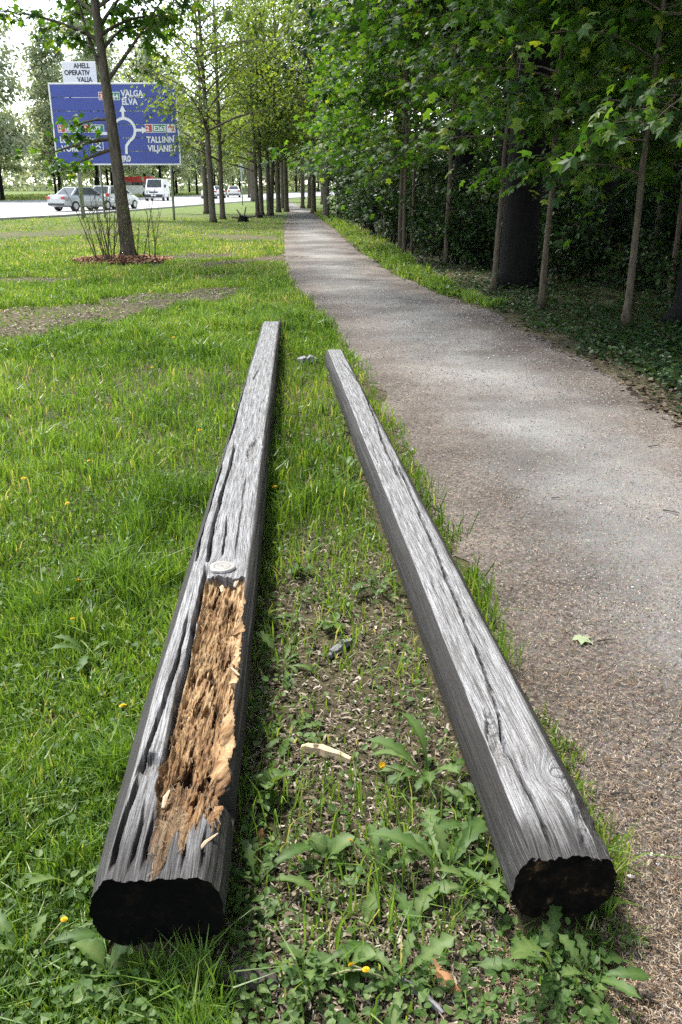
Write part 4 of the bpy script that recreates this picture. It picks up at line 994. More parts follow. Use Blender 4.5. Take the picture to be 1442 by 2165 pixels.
# ------------------------------------------------------------------ road sign
M['sign_blue'] = plain('sign_blue', (.030, .060, .33), .38, 0, .06, 1.5)
M['sign_white'] = plain('sign_white', (.80, .80, .80), .45, 0, .03)
M['sign_red'] = plain('sign_red', (.50, .03, .03), .45, 0, .03)
M['sign_green'] = plain('sign_green', (.02, .22, .12), .45, 0, .03)
M['zinc'] = plain('galvanised_steel', (.36, .38, .40), .45, .6, .1, 4)
M['black_print'] = plain('black_print', (.02, .02, .02), .6)
_dg = None
def text_mesh(s, size):
    cu = bpy.data.curves.new('txt', 'FONT'); cu.body = s; cu.size = size; cu.extrude = .003; cu.align_x = 'LEFT'; cu.offset = size * .03
    o = bpy.data.objects.new('txt', cu); COL.objects.link(o); dg = bpy.context.evaluated_depsgraph_get(); me = bpy.data.meshes.new_from_object(o.evaluated_get(dg))
    bpy.data.objects.remove(o); bpy.data.curves.remove(cu); return me
def bevel_box(b, c, d, bev=.01):
    x, y, z = [v / 2 for v in d]; V = []
    for sy, k in ((-1, bev), (1, bev)):
        for (sx, sz) in ((-1, -1), (1, -1), (1, 1), (-1, 1)): V.append((c[0] + sx * (x - k), c[1] + sy * y, c[2] + sz * (z - k)))
    for sy in (-1, 1):
        for (sx, sz) in ((-1, -1), (1, -1), (1, 1), (-1, 1)): V.append((c[0] + sx * x, c[1] + sy * (y - bev), c[2] + sz * z))
    Q = [[0, 1, 2, 3], [7, 6, 5, 4]]
    for k in range(4):
        n = (k + 1) % 4; Q += [[k, 8 + k, 8 + n, n], [4 + k, 4 + n, 12 + n, 12 + k], [8 + k, 12 + k, 12 + n, 8 + n]]
    b.add(V, None, Q)

SW, SHH, SZ = 5.85, 3.42, 2.50
sx0, sy0 = gp(117, 463)[0], 43.6
sign = empty('road_sign', (-13.42, 43.3, 0), math.radians(-1.2))
tag(sign, 'large blue roundabout direction sign on grey posts beside the road', 'sign')
np_ = 6; ph = SHH / np_
for k in range(np_):
    b = MB(); bevel_box(b, (SW / 2, 0, SZ + ph * (k + .5)), (SW - .10, .04, ph - .022), .012); obj('sign_panel', b.mesh('sign_panel'), M['sign_blue'], sign)
b = MB()
for (c, d) in (((SW / 2, -.012, SZ - .005), (SW + .05, .05, .07)), ((SW / 2, -.012, SZ + SHH + .005), (SW + .05, .05, .07)), ((0, -.012, SZ + SHH / 2), (.07, .05, SHH - .065)), ((SW, -.012, SZ + SHH / 2), (.07, .05, SHH - .065))): bevel_box(b, c, d, .006)
obj('sign_frame', b.mesh('sign_frame'), M['sign_white'], sign)
for px in (.9, 3.05, 5.35):
    b = MB(); b.tube([(px, .10, 0), (px, .10, SZ + SHH * .9)], .06, 12); po = obj('post', b.mesh('post', True), M['zinc'], sign)
    for zz in (SZ + .4, SZ + SHH * .55, SZ + SHH * .85):
        b = MB(); b.box((px, .055, zz), (.2, .09, .06)); obj('clamp', b.mesh('clamp'), M['zinc'], po)
def s2(u, v): return (u * SW, -.028, SZ + v * SHH)            # u from the left, v from the bottom, 0..1
def stxt(s, u, v, size, m, dy=0., name='lettering'):
    me = text_mesh(s, size); p = s2(u, v); return obj(name, me, m, sign, (p[0], p[1] - dy, p[2]), (math.pi / 2, 0, 0), (.80, .92, 1))
def plate(u, v, wd, ht, m, name='route_shield', txt=None, tm=None, border=True):
    p = s2(u, v); b = MB(); b.box((p[0] + wd / 2, -.026, p[2] + ht / 2), (wd, .008, ht)); o = obj(name, b.mesh(name), M['sign_white'] if border else m, sign)
    if border:
        b = MB(); b.box((p[0] + wd / 2, -.030, p[2] + ht / 2), (wd - .05, .006, ht - .05)); obj('shield_face', b.mesh('shield_face'), m, o)
    if txt:
        me = text_mesh(txt, ht * .80); obj('route_number', me, tm or M['sign_white'], o, (p[0] + .05, -.037, p[2] + ht * .2), (math.pi / 2, 0, 0))
    return o
plate(.385, .80, .30, .34, M['sign_red'], txt='3'); plate(.44, .80, .66, .34, M['sign_green'], txt='E264')
stxt('VALGA', .565, .845, .40, M['sign_white']); stxt('ELVA', .565, .745, .40, M['sign_white'])
plate(.035, .40, .36, .34, M['sign_red'], txt='2'); plate(.10, .40, .74, .34, M['sign_green'], txt='E263'); plate(.235, .40, .36, .34, M['sign_red'], txt='2'); plate(.30, .40, .62, .34, M['sign_green'], txt='E77')
stxt('LUHAMAA', .04, .275, .40, M['sign_white']); stxt('VÕRU', .05, .165, .40, M['sign_white'])
plate(.735, .40, .34, .36, M['sign_red'], txt='2'); plate(.795, .40, .64, .36, M['sign_green'], txt='E263'); plate(.91, .40, .38, .36, M['sign_white'], txt='92', tm=M['sign_red'], border=False)
stxt('TALLINN', .74, .275, .40, M['sign_white']); stxt('VILJANDI', .745, .165, .40, M['sign_white'])
stxt('JR0', .525, .035, .40, M['sign_white'])
# pictogram box
b = MB(); p = s2(.30, .18); W_, H_ = .50, .48
for (c, d) in (((p[0] + W_ / 2, -.028, p[2]), (W_, .01, .03)), ((p[0] + W_ / 2, -.028, p[2] + H_), (W_, .01, .03)), ((p[0], -.028, p[2] + H_ / 2), (.03, .01, H_)), ((p[0] + W_, -.028, p[2] + H_ / 2), (.03, .01, H_))): b.box(c, d)
b.box((p[0] + .25, -.028, p[2] + .24), (.40, .01, .05), np.array(Matrix.Rotation(.8, 3, 'Y'))); b.box((p[0] + .27, -.029, p[2] + .23), (.30, .01, .07), np.array(Matrix.Rotation(-.7, 3, 'Y')))
obj('pictogram', b.mesh('pictogram'), M['sign_white'], sign)
# roundabout arrow
def flat_strip(pts, wd, y):
    P = np.array(pts); d = np.gradient(P, axis=0); d /= np.linalg.norm(d, axis=1)[:, None]; nn = np.stack([-d[:, 1], d[:, 0]], -1) * wd / 2; n = len(P)
    f = lambda q, yy: np.stack([q[:, 0], np.full(n, yy), q[:, 1]], -1)
    V = np.concatenate([f(P - nn, y), f(P + nn, y), f(P + nn, y + .008), f(P - nn, y + .008)]); k = np.arange(n - 1)
    return V, np.concatenate([np.stack([m * n + k, m * n + k + 1, ((m + 1) % 4) * n + k + 1, ((m + 1) % 4) * n + k], -1) for m in range(4)])
cx, cz, cr = .567 * SW, SZ + .43 * SHH, .50
ang = np.radians(np.linspace(-62, 168, 30)); arc = [(cx + cr * math.cos(a), cz + cr * math.sin(a)) for a in ang]
b = MB()
b.add(*[q for q in (lambda VQ: (VQ[0], None, VQ[1]))(flat_strip(arc, .12, -.034))])
def addstrip(pts, wd, y=-.036): VQ = flat_strip(pts, wd, y); b.add(VQ[0], None, VQ[1])
addstrip([(cx + .02, SZ + .13 * SHH), (cx + .02, SZ + .18 * SHH), (cx + .04, SZ + .235 * SHH), (cx + .14, SZ + .27 * SHH), (cx + .23, cz - .44)], .12)
addstrip([(cx - .49, cz + .10), (cx - .52, cz - .02), (cx - .60, cz - .10), (cx - .75, cz - .14), (cx - 1.3, cz - .14)], .12)
addstrip([(cx + cr * .95, cz), (cx + cr + .15, cz), (cx + cr + .32, cz)], .12, -.038)
addstrip([(cx, cz + cr * .95), (cx, cz + cr + .1), (cx, cz + cr + .28)], .12, -.038)
for (dx, dz, tx, tz) in ((cr + .32, 0, .26, 0), (0, cr + .28, 0, .28)):
    x0, z0 = cx + dx, cz + dz; px_, pz_ = (0, .15) if tx else (.15, 0)
    f = [(x0 - px_, -.040, z0 - pz_), (x0 + px_, -.040, z0 + pz_), (x0 + tx, -.040, z0 + tz)]; f2 = [(a, -.03, c) for a, _, c in f]
    b.add(f + f2, [[0, 1, 2], [5, 4, 3]], [[0, 3, 4, 1], [1, 4, 5, 2], [2, 5, 3, 0]])
obj('roundabout_arrow', b.mesh('roundabout_arrow'), M['sign_white'], sign)

# white board rising behind the blue sign
wb = empty('notice_board', (-13.45, 46.0, -.25), 0); tag(wb, 'white notice board with black capitals rising behind the blue sign', 'sign')
b = MB(); bevel_box(b, (.75, 0, 6.4), (1.65, .05, 2.0), .01); obj('board', b.mesh('board'), M['sign_white'], wb)
for px in (.25, 1.30):
    b = MB(); b.tube([(px, .08, 0), (px, .08, 7.2)], .05, 10); obj('post', b.mesh('post', True), M['zinc'], wb)
for s, u, v in (('AHELL', .50, 7.12), ('OPERATIV', .02, 6.82), ('VALJA', .62, 6.52)):
    obj('lettering', text_mesh(s, .30), M['black_print'], wb, (u, -.03, v), (math.pi / 2, 0, 0), (.9, 1, 1))

# ------------------------------------------------------------------ vehicles
M['car_silver'] = plain('paint_silver', (.42, .44, .44), .28, .35, .03)
M['car_white'] = plain('paint_white', (.78, .78, .78), .3, 0, .03)
M['car_red'] = plain('paint_red', (.50, .03, .03), .3, 0, .03)
M['car_glass'] = plain('car_glass', (.03, .04, .045), .08, 0, .1)
M['tyre'] = plain('tyre', (.02, .02, .02), .8)
M['rim'] = plain('rim', (.45, .45, .46), .35, .7)
M['plastic'] = plain('black_plastic', (.025, .025, .027), .55)
M['lamp_red'] = plain('lamp_red', (.45, .02, .015), .25)
M['lamp_clear'] = plain('lamp_clear', (.75, .75, .72), .15)
def loft(sec, prof=None):
    """sec: (y, half width, z bottom, z top)"""
    V = []; n = 10
    for (y, hw, zb, zt) in sec:
        h = zt - zb
        ring = [(-hw * .86, zb), (-hw * .97, zb + h * .14), (-hw, zb + h * .5), (-hw * .97, zb + h * .82), (-hw * .86, zt)]
        V += [(x, y, z) for x, z in ring] + [(-x, y, z) for x, z in reversed(ring)]
    m = len(sec); Q = [[i * n + j, i * n + (j + 1) % n, (i + 1) * n + (j + 1) % n, (i + 1) * n + j] for i in range(m - 1) for j in range(n)]
    Q += [[0, 9, 1 + 0, 0]] if False else []
    T = []
    for base, rev in ((0, False), ((m - 1) * n, True)):
        for j in range(1, n - 1):
            t = [base, base + j + 1, base + j]; T.append(t[::-1] if rev else t)
    return V, T, Q
def hexa(b, bot, top):
    V = list(bot) + list(top); b.add(V, None, [[0, 3, 2, 1], [4, 5, 6, 7], [0, 1, 5, 4], [1, 2, 6, 5], [2, 3, 7, 6], [3, 0, 4, 7]])
def quad_on(b, c4, k=.12, off=.006):
    """pane set inside a quad (list of 4 points), proud of it"""
    P = np.array(c4, float); c = P.mean(0); nrm = np.cross(P[1] - P[0], P[3] - P[0]); nrm /= np.linalg.norm(nrm); q = P * (1 - k) + c * k
    V = np.concatenate([q + nrm * off, q - nrm * off]); b.add(V, None, [[0, 1, 2, 3], [7, 6, 5, 4], [0, 4, 5, 1], [1, 5, 6, 2], [2, 6, 7, 3], [3, 7, 4, 0]])
def make_car(name, loc, rz, paint, label, body, gh, wheels, lights, group=None, sc=1., van=False):
    root = empty(name, loc, rz, sc); tag(root, label, 'van' if van else 'car', group)
    b = MB(); b.add(*loft(body)); bo = obj('body', b.mesh('body', False), paint, root)
    (y0, y1, hw, z0), (t0, t1, thw, z1) = gh
    bot = [(-hw, y0, z0), (hw, y0, z0), (hw, y1, z0), (-hw, y1, z0)]; top = [(-thw, t0, z1), (thw, t0, z1), (thw, t1, z1), (-thw, t1, z1)]
    b = MB(); hexa(b, bot, top); cab = obj('cabin', b.mesh('cabin'), paint, root)
    for nm, c4, k in (('rear_window', [bot[0], bot[1], top[1], top[0]], .14), ('windscreen', [bot[2], bot[3], top[3], top[2]], .12), ('side_window', [bot[1], bot[2], top[2], top[1]], .16), ('side_window', [bot[3], bot[0], top[0], top[3]], .16)):
        if van and nm == 'side_window': continue
        b = MB(); quad_on(b, c4, k); obj(nm, b.mesh(nm), M['car_glass'], cab)
    for (x, y, r) in wheels:
        b = MB(); b.tube([(x - .10, y, r), (x + .10, y, r)], r, 20); wh = obj('tyre', b.mesh('tyre', False), M['tyre'], root)
        b = MB(); b.tube([(x - .115, y, r), (x + .115, y, r)], r * .62, 14); obj('rim', b.mesh('rim'), M['rim'], wh)
    for nm, c, d, m in lights:
        b = MB(); bevel_box(b, c, d, min(d) * .25); obj(nm, b.mesh(nm), M[m], root)
    return root
SED = [(0, .74, .42, .80), (.06, .82, .30, .95), (.35, .86, .24, .99), (.9, .88, .22, .98), (2.9, .88, .22, .93), (3.7, .86, .22, .84), (4.25, .80, .26, .70), (4.42, .70, .34, .58)]
SEDG = ((.62, 3.30, .80, .93), (1.30, 2.55, .60, 1.44))
WH = [(-.78, .85, .31), (.78, .85, .31), (-.78, 3.55, .31), (.78, 3.55, .31)]
SL_ = [('tail_light', (-.66, .03, .80), (.30, .10, .17), 'lamp_red'), ('tail_light', (.66, .03, .80), (.30, .10, .17), 'lamp_red'), ('number_plate', (0, .0, .80), (.52, .03, .12), 'sign_white'), ('bumper', (0, .05, .42), (1.5, .16, .14), 'plastic'),
       ('headlight', (-.58, 4.30, .60), (.30, .12, .14), 'lamp_clear'), ('headlight', (.58, 4.30, .60), (.30, .12, .14), 'lamp_clear'), ('wing_mirror', (-.97, 2.75, 1.0), (.2, .12, .14), 'plastic'), ('wing_mirror', (.97, 2.75, 1.0), (.2, .12, .14), 'plastic')]
x, y = gp(135, 446)
make_car('sedan_car', (x, y - 1.5, .015), math.radians(-32), M['car_silver'], 'silver sedan with red tail lights driving away on the road', SED, SEDG, WH, SL_)
HB = [(0, .74, .40, .85), (.05, .82, .28, 1.0), (.6, .86, .22, 1.02), (2.5, .86, .22, .98), (3.3, .84, .22, .88), (3.75, .78, .26, .72), (3.9, .68, .34, .6)]
x, y = gp(206, 444)
make_car('hatchback_car', (x, y + .5, .015), math.radians(-20), M['car_white'], 'white hatchback just ahead of the silver sedan', HB, ((.12, 3.0, .80, .97), (.55, 2.15, .62, 1.52)), [(-.76, .7, .3), (.76, .7, .3), (-.76, 3.1, .3), (.76, 3.1, .3)],
         [('tail_light', (-.72, .04, .92), (.2, .10, .26), 'lamp_red'), ('tail_light', (.72, .04, .92), (.2, .10, .26), 'lamp_red'), ('bumper', (0, .05, .42), (1.45, .16, .16), 'plastic'), ('number_plate', (0, .0, .72), (.52, .03, .12), 'sign_white')])
VAN = [(0, .86, .32, .98), (.08, .92, .26, 1.14), (.5, .95, .26, 1.22), (1.1, .96, .26, 1.5), (4.6, .96, .26, 1.5), (4.8, .92, .32, 1.4)]
x, y = gp(330, 425)
make_car('delivery_van', (x, y - 1.0, .015), math.radians(2), M['car_white'], 'white delivery van with black bumper coming towards the lawn', VAN, ((.55, 4.7, .90, 1.25), (1.25, 4.66, .82, 2.15)), [(-.85, .85, .34), (.85, .85, .34), (-.85, 3.8, .34), (.85, 3.8, .34)],
         [('bumper', (0, .02, .50), (1.86, .18, .30), 'plastic'), ('grille', (0, .02, .86), (.9, .06, .16), 'plastic'), ('headlight', (-.68, .05, .92), (.34, .12, .22), 'lamp_clear'), ('headlight', (.68, .05, .92), (.34, .12, .22), 'lamp_clear'), ('number_plate', (0, -.08, .55), (.52, .03, .12), 'sign_white'),
          ('wing_mirror', (-1.08, .95, 1.45), (.2, .12, .32), 'plastic'), ('wing_mirror', (1.08, .95, 1.45), (.2, .12, .32), 'plastic')], van=True)
# red and white coach parked beyond the far trees
bus = empty('minibus', (-31.8, 128, 0), math.radians(-88)); tag(bus, 'red and white minibus standing behind the far trees', 'bus')
b = MB(); bevel_box(b, (0, 2.6, .95), (2.1, 5.4, 1.1), .08); obj('body', b.mesh('body'), M['car_white'], bus)
b = MB(); bevel_box(b, (0, 2.6, 2.3), (2.08, 5.3, .75), .1); obj('roof_band', b.mesh('roof_band'), M['car_red'], bus)
for k in range(4):
    b = MB(); bevel_box(b, (0, .65 + 1.28 * k, 1.71), (2.09, 1.16, .42), .03); obj('window', b.mesh('window'), M['car_glass'], bus)
for sx in (-1, 1):
    for yy in (1.1, 4.2):
        b = MB(); b.tube([(sx * .95 - .12, yy, .36), (sx * .95 + .12, yy, .36)], .36, 18); obj('tyre', b.mesh('tyre'), M['tyre'], bus)
# distant white cars
for k, (px, py, rz, lb) in enumerate(((480, 424, 12, 'distant white car at the head of a far queue'), (497, 424, 14, 'distant white car in the middle of a far queue'), (524, 425, 8, 'distant white car alone behind the thin sign pole'))):
    x, y = gp(px, py); y = 108 + 6 * k; x = (px - 721) / FPX * y * 1.075
    make_car('distant_car', (x, y, .015), math.radians(rz), M['car_white'], lb, SED, SEDG, WH, SL_, 'cars waiting far down the road')

# thin pole by the road
lp = empty('pole', (*gp(513, 434), 0)); tag(lp, 'thin grey pole standing at the road edge behind the stump', 'pole')
b = MB(); b.tube([(0, 0, 0), (0, 0, 3.2)], .05, 8); obj('shaft', b.mesh('shaft', True), M['zinc'], lp)
b = MB(); bevel_box(b, (0, -.06, 2.9), (.45, .02, .45), .004); obj('sign_plate', b.mesh('sign_plate'), M['zinc'], lp)

# ------------------------------------------------------------------ twiggy shrub in the mulch, stumps
rg = np.random.default_rng(401)
tsb = empty('twig_shrub', (-4.85, 19.35, 0)); tag(tsb, 'bare twiggy shrub ringing the foot of the leaning maple', 'shrub')
lp_, ld_, ln_ = [], [], []
for k in range(26):
    a = rg.uniform(0, 6.283); rr_ = rg.uniform(.35, 1.0); x0, y0 = .92 * rr_ * math.cos(a), .45 * rr_ * math.sin(a)
    p = curve_pts((x0, y0, .03), rg.uniform(0, 6.283), rg.uniform(1.25, 1.55), rg.uniform(.9, 1.75), 7, rg.uniform(-.3, .25), rg, .2)
    b = MB(); b.tube(p, np.linspace(.013, .004, 8), 5, cap=False)
    for t in range(5):
        q = rg.integers(2, 8); tw = curve_pts(p[q], rg.uniform(0, 6.283), rg.uniform(.4, 1.2), rg.uniform(.15, .5), 3, .1, rg, .3); b.tube(tw, np.linspace(.005, .002, 4), 4, cap=False)
        m_ = 4; lp_.append(tw[rg.integers(1, 4, m_)] + rg.normal(0, .02, (m_, 3))); ld_.append(rg.normal(0, 1, (m_, 3)))
    obj('twig', b.mesh('twig'), M['bark_pale'], tsb)
lp_ = np.concatenate(lp_); ld_ = np.concatenate(ld_); n = len(lp_)
V, T, rn = leaves(lp_, ld_, rg.normal(0, 1, (n, 3)), rg.uniform(.02, .045, n), OVAL, OVAL_T, rg.random(n)); obj('bud', mesh_np('bud', V, T, None, {'rnd': rn}), M['avenue'], tsb)['kind'] = 'stuff'
for (px, py, sc, lb) in ((515, 469, 1.0, 'low broken tree stump with cut branches lying on the lawn'), (550, 461, .6, 'small cut stump with two short prongs before the slim trees')):
    x, y = gp(px, py); st_ = empty('tree_stump', (x, y, 0), 0, sc); tag(st_, lb, 'stump')
    b = MB(); b.tube([(0, 0, 0), (0, 0, .14), (.02, 0, .26)], [.26, .20, .18], 12, wob=.4, seed=3); obj('stump_base', b.mesh('stump_base'), M['bark_dark'], st_)
    for (a, el, ln, r_) in ((.2, .25, .55, .05), (2.6, .9, .5, .045), (1.2, 1.2, .55, .04), (3.4, .15, .5, .05)):
        b = MB(); p = curve_pts((.05 * math.cos(a), .05 * math.sin(a), .14), a, el, ln, 4, -.1, rg, .1); b.tube(p, np.linspace(r_, r_ * .6, 5), 7); obj('branch_stub', b.mesh('branch_stub'), M['bark'], st_)

# ------------------------------------------------------------------ dandelions and other single plants
def rosette_leaf(seed, L, W, teeth, arch, kind='dandelion'):
    rg = np.random.default_rng(seed); n = 15; t = np.linspace(0, 1, n)
    if kind == 'dandelion':
        w_ = W * (.10 + .9 * sstep(.12, .75, t)) * (1 - sstep(.82, 1.0, t) * .97); w_ = w_ * np.where((np.arange(n) % 2 == 0) & (t < .9), 1.0, 1 - teeth) * rg.uniform(.85, 1.15, n)
    else:
        w_ = W * np.sin(np.pi * np.clip((t - .28) / .72, 0, 1)) ** .7 + .003; w_[-1] = .001
    el = arch[0] + (arch[1] - arch[0]) * t; ds = L / (n - 1)
    y = np.concatenate([[0], np.cumsum(np.cos(el[:-1]) * ds)]); z = np.concatenate([[0], np.cumsum(np.sin(el[:-1]) * ds)])
    sw = .03 * L * np.sin(t * 3 + rg.uniform(0, 6)); ruffle = .10 * w_ * rg.normal(0, 1, n)
    Lf = np.stack([sw - w_, y - .25 * w_, z + w_ * .25 + ruffle], -1); C = np.stack([sw, y, z], -1); Rt = np.stack([sw + w_, y - .25 * w_, z + w_ * .25 - ruffle], -1)
    V = np.concatenate([Lf, C, Rt]); k = np.arange(n - 1)
    Q = np.concatenate([np.stack([k, n + k, n + k + 1, k + 1], -1), np.stack([n + k, 2 * n + k, 2 * n + k + 1, n + k + 1], -1)])
    return V, Q
def rib(n, base):
    r_ = np.full(n, base); k = n // 3; r_[k:2 * k] += .5; return np.clip(r_, 0, 1)
DL = [mesh_np('leaf', *(lambda v: (v[0], None, v[1], {'rnd': rib(len(v[0]), .1 + .10 * s)}, True))(rosette_leaf(500 + s, .20 + .012 * (s % 3), .024 + .003 * (s % 2), .55 if s % 2 else .4, ((.9, -.6), (.5, -.45), (1.2, -.3), (.35, -.2), (.75, -.9), (1.35, .1))[s]))) for s in range(6)]
PLN = [mesh_np('leaf', *(lambda v: (v[0], None, v[1], {'rnd': rib(len(v[0]), .2 + .15 * s)}, True))(rosette_leaf(520 + s, .11, .026, 0, ((.9, -.5), (.5, -.3), (1.2, .1))[s], 'oval'))) for s in range(3)]
for m_ in DL + PLN: m_.materials.append(M['weed'])
fl = MB()
for ring, (nr, rr_, zz) in enumerate(((18, .019, .002), (14, .014, .006), (9, .008, .009))):
    for k in range(nr):
        a = 6.283 * k / nr + ring * .2; c, s = math.cos(a), math.sin(a); wv = .0035
        fl.add([(0, 0, zz - .004), (rr_ * c - wv * s, rr_ * s + wv * c, zz), (rr_ * c + wv * s, rr_ * s - wv * c, zz + .001)], [[0, 2, 1]], None)
FLM = fl.mesh('flower_head'); FLM.materials.append(M['flower'])
def stem_mesh(seed, h, bend):
    rg = np.random.default_rng(seed); p = curve_pts((0, 0, 0), rg.uniform(0, 6.283), 1.45 - bend, h, 6, -.4 * bend, rg, .12); b = MB(); b.tube(p, np.linspace(.0035, .0026, 7), 5); m = b.mesh('stem', True); m.materials.append(M['stem']); return m, p[-1]
STM = [stem_mesh(540 + k, .10 + .03 * k, .25 + .15 * k) for k in range(4)]
def plant(name, px, py, sc, nl, pool, label, group, seed, flower=0, xy=None):
    rg = np.random.default_rng(seed); x, y = xy or gp(px, py); r_ = empty(name, (x, y, .004), rg.uniform(0, 6.28), sc * .8); tag(r_, label, 'plant', group)
    for k in range(nl + 3):
        o = obj('leaf', pool[int(rg.integers(len(pool)))], None, r_, (0, 0, .002 * k), (rg.normal(0, .08), rg.normal(0, .12), 6.283 * k / nl + rg.normal(0, .3)), float(rg.uniform(.5, 1.15)))
    for k in range(flower):
        m, tip = STM[int(rg.integers(4))]; rz = rg.uniform(0, 6.28); st = obj('stem', m, None, r_, (0, 0, 0), (0, 0, rz))
        obj('flower_head', FLM, None, st, tuple(tip), (rg.normal(0, .5), rg.normal(0, .5), 0), .5)
    return r_
gD = 'dandelions and plantains round the timbers'
plant('dandelion', 945, 1868, 1.25, 9, DL, 'big sprawling dandelion rosette left of the narrow timber end', gD, 601)
plant('dandelion', 1020, 1900, .95, 8, DL, 'dandelion rosette with pale roots tucked under the narrow timber end', gD, 602)
plant('dandelion', 905, 1660, 1.2, 8, DL, 'tall upright dandelion tuft against the side of the narrow timber', gD, 603, 1)
plant('dandelion', 1000, 1760, .9, 6, DL, 'dandelion pressed against the narrow timber near its end', gD, 604)
plant('dandelion', 545, 1890, 1.05, 8, DL, 'dandelion rosette at the right of the charred thick timber end', gD, 605)
plant('dandelion', 800, 1870, .95, 7, DL, 'flat pale dandelion in the chips midway between the timber ends', gD, 606, 1)
plant('dandelion', 610, 1560, .8, 7, DL, 'dandelion with yellow flower close beside the rotten trough', gD, 607)
plant('dandelion', 600, 1420, .9, 7, DL, 'dandelion beside the grey wood offcut at the thick timber', gD, 608)
plant('dandelion', 560, 1330, .8, 6, DL, 'small dandelion under the shady side of the thick timber', gD, 609)
plant('dandelion', 1160, 2070, 1.2, 8, DL, 'dark dandelion in the shade below the narrow timber end', gD, 610)
plant('dandelion', 1240, 2090, .9, 5, DL, 'dandelion with one lobed leaf reaching over the needle litter', gD, 611)
plant('dandelion', 660, 2080, 1.0, 7, DL, 'dandelion among clover in front of the thick timber', gD, 612, 1)
plant('dandelion', 850, 2090, .9, 6, DL, 'dandelion by the dark blue-grey stick', gD, 613, 1)
plant('dandelion', 800, 1250, 1.0, 6, DL, 'yellow-green dandelion in the gap halfway along the narrow timber', gD, 614)
plant('dandelion', 735, 1010, 1.0, 8, DL, 'leafy dandelion where the narrow timber kinks far along', gD, 615)
plant('dandelion', 665, 870, 1.0, 7, DL, 'dandelion with yellow flowers near the far ends of the timbers', gD, 616, 2)
plant('dandelion', 745, 915, 1.0, 7, DL, 'pale dandelion tuft growing over the far half of the narrow timber', gD, 617)
plant('dandelion', 160, 1900, .9, 7, DL, 'dandelion in the lawn at the left of the charred end', gD, 618)
plant('dandelion', 190, 1400, .9, 6, DL, 'broad-leaved dandelion standing in the lawn beside the thick timber', gD, 619)
plant('dandelion', 60, 2050, 1.0, 7, DL, 'dandelion at the weedy lawn corner before the thick timber', gD, 620, 1)
plant('plantain', 690, 1830, 1.0, 6, PLN, 'plantain with round leaves on the chips between the timbers', gD, 631)
plant('plantain', 570, 1680, 1.1, 5, PLN, 'plantain with one broad leaf against the thick timber', gD, 632)
plant('plantain', 1010, 1700, 1.0, 4, PLN, 'plantain with a pale oval leaf touching the narrow timber', gD, 633)
plant('plantain', 1265, 1925, .7, 5, PLN, 'little seedling at the right corner of the narrow timber end', gD, 634)
plant('plantain', 1345, 2015, .5, 3, PLN, 'tiny two-leaved seedling out on the needle litter', gD, 635)
plant('plantain', 730, 2060, 1.0, 5, PLN, 'round-leaved plantain low before the chips', gD, 636)
plant('plantain', 700, 1330, .9, 4, PLN, 'small plantain just above the grey offcut', gD, 637)
plant('plantain', 640, 1215, .9, 5, PLN, 'plantain where the chips meet the grass between the timbers', gD, 638)
plant('plantain', 230, 2080, 1.1, 6, PLN, 'plantain in the weeds left of the charred end shadow', gD, 639)
plant('plantain', 380, 2100, 1.1, 6, PLN, 'plantain right below the charred timber end', gD, 640)
# dandelion flowers standing in the lawn
for k, (px, py) in enumerate(((72, 1248), (130, 1298), (205, 1220), (240, 1232), (190, 970), (120, 1062), (385, 715), (60, 1020), (430, 905), (310, 780), (45, 760), (255, 860), (275, 1475), (650, 860), (580, 1017))):
    x, y = gp(px, py, .09); m, tip = STM[k % 4]; f_ = empty('dandelion_flower', (x, y, 0), k * 1.7, .55 + .04 * y); tag(f_, 'single yellow dandelion flower standing in the lawn', 'flower', 'dandelion flowers in the lawn')
    st = obj('stem', m, None, f_); obj('flower_head', FLM, None, st, tuple(tip), (.3 * math.sin(k), .3 * math.cos(k), 0))

# ------------------------------------------------------------------ loose wood, twigs, leaf and stones
def slab(name, px, py, ln, wd, th, az, m, label, seed, z=.012, tilt=0.0, cat='wood'):
    rg = np.random.default_rng(seed); x, y = gp(px, py); n = 9; t = np.linspace(-.5, .5, n)
    w_ = wd * (1 - .5 * np.abs(t * 2) ** 3) * rg.uniform(.8, 1.15, n); h = th * rg.uniform(.7, 1.2, n) * (1 - .4 * np.abs(2 * t) ** 2); dv = wd * .2 * np.cumsum(rg.normal(0, .4, n)); dv -= dv.mean()
    V = []
    for k in range(n):
        for (a, b_) in ((-.5, 0), (.5, 0), (.42, .8), (.1, 1), (-.3, .85)): V.append((t[k] * ln + rg.normal(0, ln * .012), a * w_[k] + dv[k], b_ * h[k]))
    Q = [[k * 5 + j, k * 5 + (j + 1) % 5, k * 5 + 5 + (j + 1) % 5, k * 5 + 5 + j] for k in range(n - 1) for j in range(5)]
    T = [[0, j + 1, j] for j in range(1, 4)] + [[(n - 1) * 5, (n - 1) * 5 + j, (n - 1) * 5 + j + 1] for j in range(1, 4)]
    o = obj(name, mesh_np(name, V, T, Q, {'rnd': rg.random(len(V))}), m, None, (x, y, z), (0, tilt, az)); return tag(o, label, cat)
slab('wood_splinter', 690, 1602, .16, .030, .024, -.42, M['splint_pale'], 'pale freshly split wood sliver lying across the chips', 701)
slab('wood_offcut', 718, 1380, .135, .036, .028, 1.05, M['splint_grey'], 'short grey wood offcut lying on the soil between the timbers', 702)
slab('dark_splinter', 618, 1645, .07, .012, .012, -.7, M['splint_dark'], 'small dark splinter below the pale wood sliver', 703)
slab('wet_stick', 885, 2110, .13, .016, .012, -.75, M['splint_grey'], 'blue-grey stick pointing out of the weeds before the timbers', 704)
slab('orange_splinter', 935, 2075, .13, .022, .014, -1.0, M['splint_orange'], 'orange-brown splinter beside the blue-grey stick', 705)
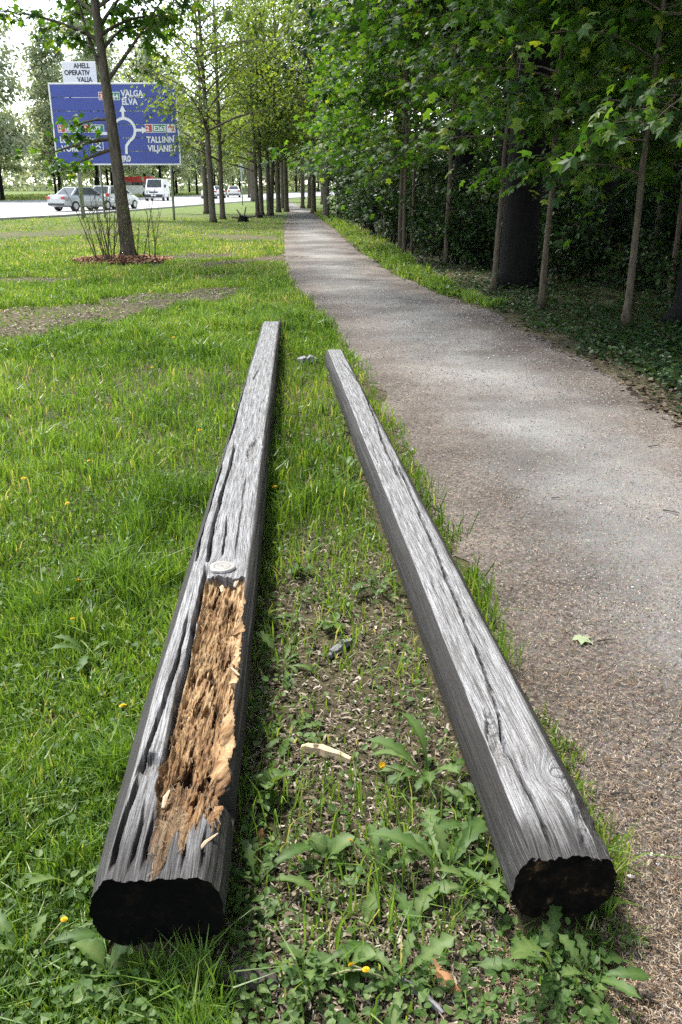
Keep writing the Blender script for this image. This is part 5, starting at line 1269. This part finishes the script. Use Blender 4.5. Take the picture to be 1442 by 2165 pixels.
slab('brown_splinter', 552, 1780, .06, .018, .010, 1.5, M['splint_orange'], 'upright brown splinter in the weeds by the thick timber', 706)
slab('dark_log_piece', 505, 2090, .17, .05, .035, .05, M['splint_dark'], 'dark rotten log piece lying in front of the charred timber end', 707)
slab('old_block', 650, 768, .20, .16, .06, .1, M['splint_grey'], 'weathered grey board end in the grass between the timbers far ends', 708)
slab('burnt_peg', 595, 706, .10, .06, .16, .4, M['splint_dark'], 'black burnt peg sticking out at the far end of the thick timber', 709)
def twig(px, py, ln, az, label, seed):
    rg = np.random.default_rng(seed); x, y = gp(px, py); b = MB(); p = curve_pts((-ln / 2, 0, .004), 0, .08, ln, 6, -.15, rg, .22); b.tube(p, np.linspace(.004, .0018, 7), 5)
    p2 = curve_pts(p[3], .8, .1, ln * .3, 3, 0, rg, .2); b.tube(p2, np.linspace(.002, .001, 4), 4)
    tag(obj('fallen_twig', b.mesh('fallen_twig'), M['splint_dark'], None, (x, y, .02), (0, 0, az)), label, 'twig')
twig(1383, 950, .10, .4, 'curved dark twig lying on the brown edge of the footpath', 801)
twig(1420, 1090, .09, -.4, 'straight dark twig on the sunlit middle of the footpath', 802)
twig(1275, 1365, .06, .3, 'dark twig lying beside the pale fallen leaf', 803)
twig(1175, 1062, .05, -.2, 'tiny twig in the pale dust of the footpath', 804)
twig(1310, 1690, .06, .2, 'short twig in the needle litter beside the narrow timber', 805)
x, y = gp(1213, 1357); V, T, rn = leaves(np.array([[x, y, .026]]), np.array([[.75, -.6, .0]]), np.array([[.15, -.1, 1.0]]), np.array([.075]), MAPLE * np.array([1, 1, .5]), MAPLE_T, np.array([1.0]))
M['dry_leaf'] = leafmat('pale_leaf', [(0, (.26, .32, .18)), (1, (.30, .36, .21))], .2, (1, 1, .7), .6, .3)
tag(obj('fallen_leaf', mesh_np('fallen_leaf', V - np.array([x, y, 0]), T, None, {'rnd': rn}), M['dry_leaf'], None, (x, y, 0)), 'pale green fallen maple leaf lying on the footpath', 'leaf')
for k, (px, py, s) in enumerate(((1375, 1820, .006), (1398, 1822, .0045), (1388, 1840, .004), (1330, 1866, .006), (1336, 1250, .005), (1098, 1000, .005))):
    x, y = gp(px, py); b = MB(); n = 10; rg = np.random.default_rng(900 + k)
    for q_ in (0,):
        a = np.arange(n) / n * 6.283; rings = [np.stack([s * f_ * np.cos(a) * (1.2 + .2 * np.sin(2 * a + k)), s * f_ * np.sin(a), np.full(n, s * zz)], -1) for f_, zz in ((.8, 0), (1, .35), (.8, .75), (.35, 1.0))]
        V = np.concatenate(rings); jj = np.arange(n); k2 = (jj + 1) % n; Q = np.concatenate([np.stack([m_ * n + jj, m_ * n + k2, m_ * n + n + k2, m_ * n + n + jj], -1) for m_ in range(3)]); T = np.array([[3 * n, 3 * n + j, 3 * n + j + 1] for j in range(1, n - 1)])
        b.add(V, T, Q)
    tag(obj('white_pebble', b.mesh('white_pebble', True), M['sign_white'], None, (x, y, .018)), 'small white pebble lying on the footpath grit', 'pebble', 'white pebbles on the footpath')
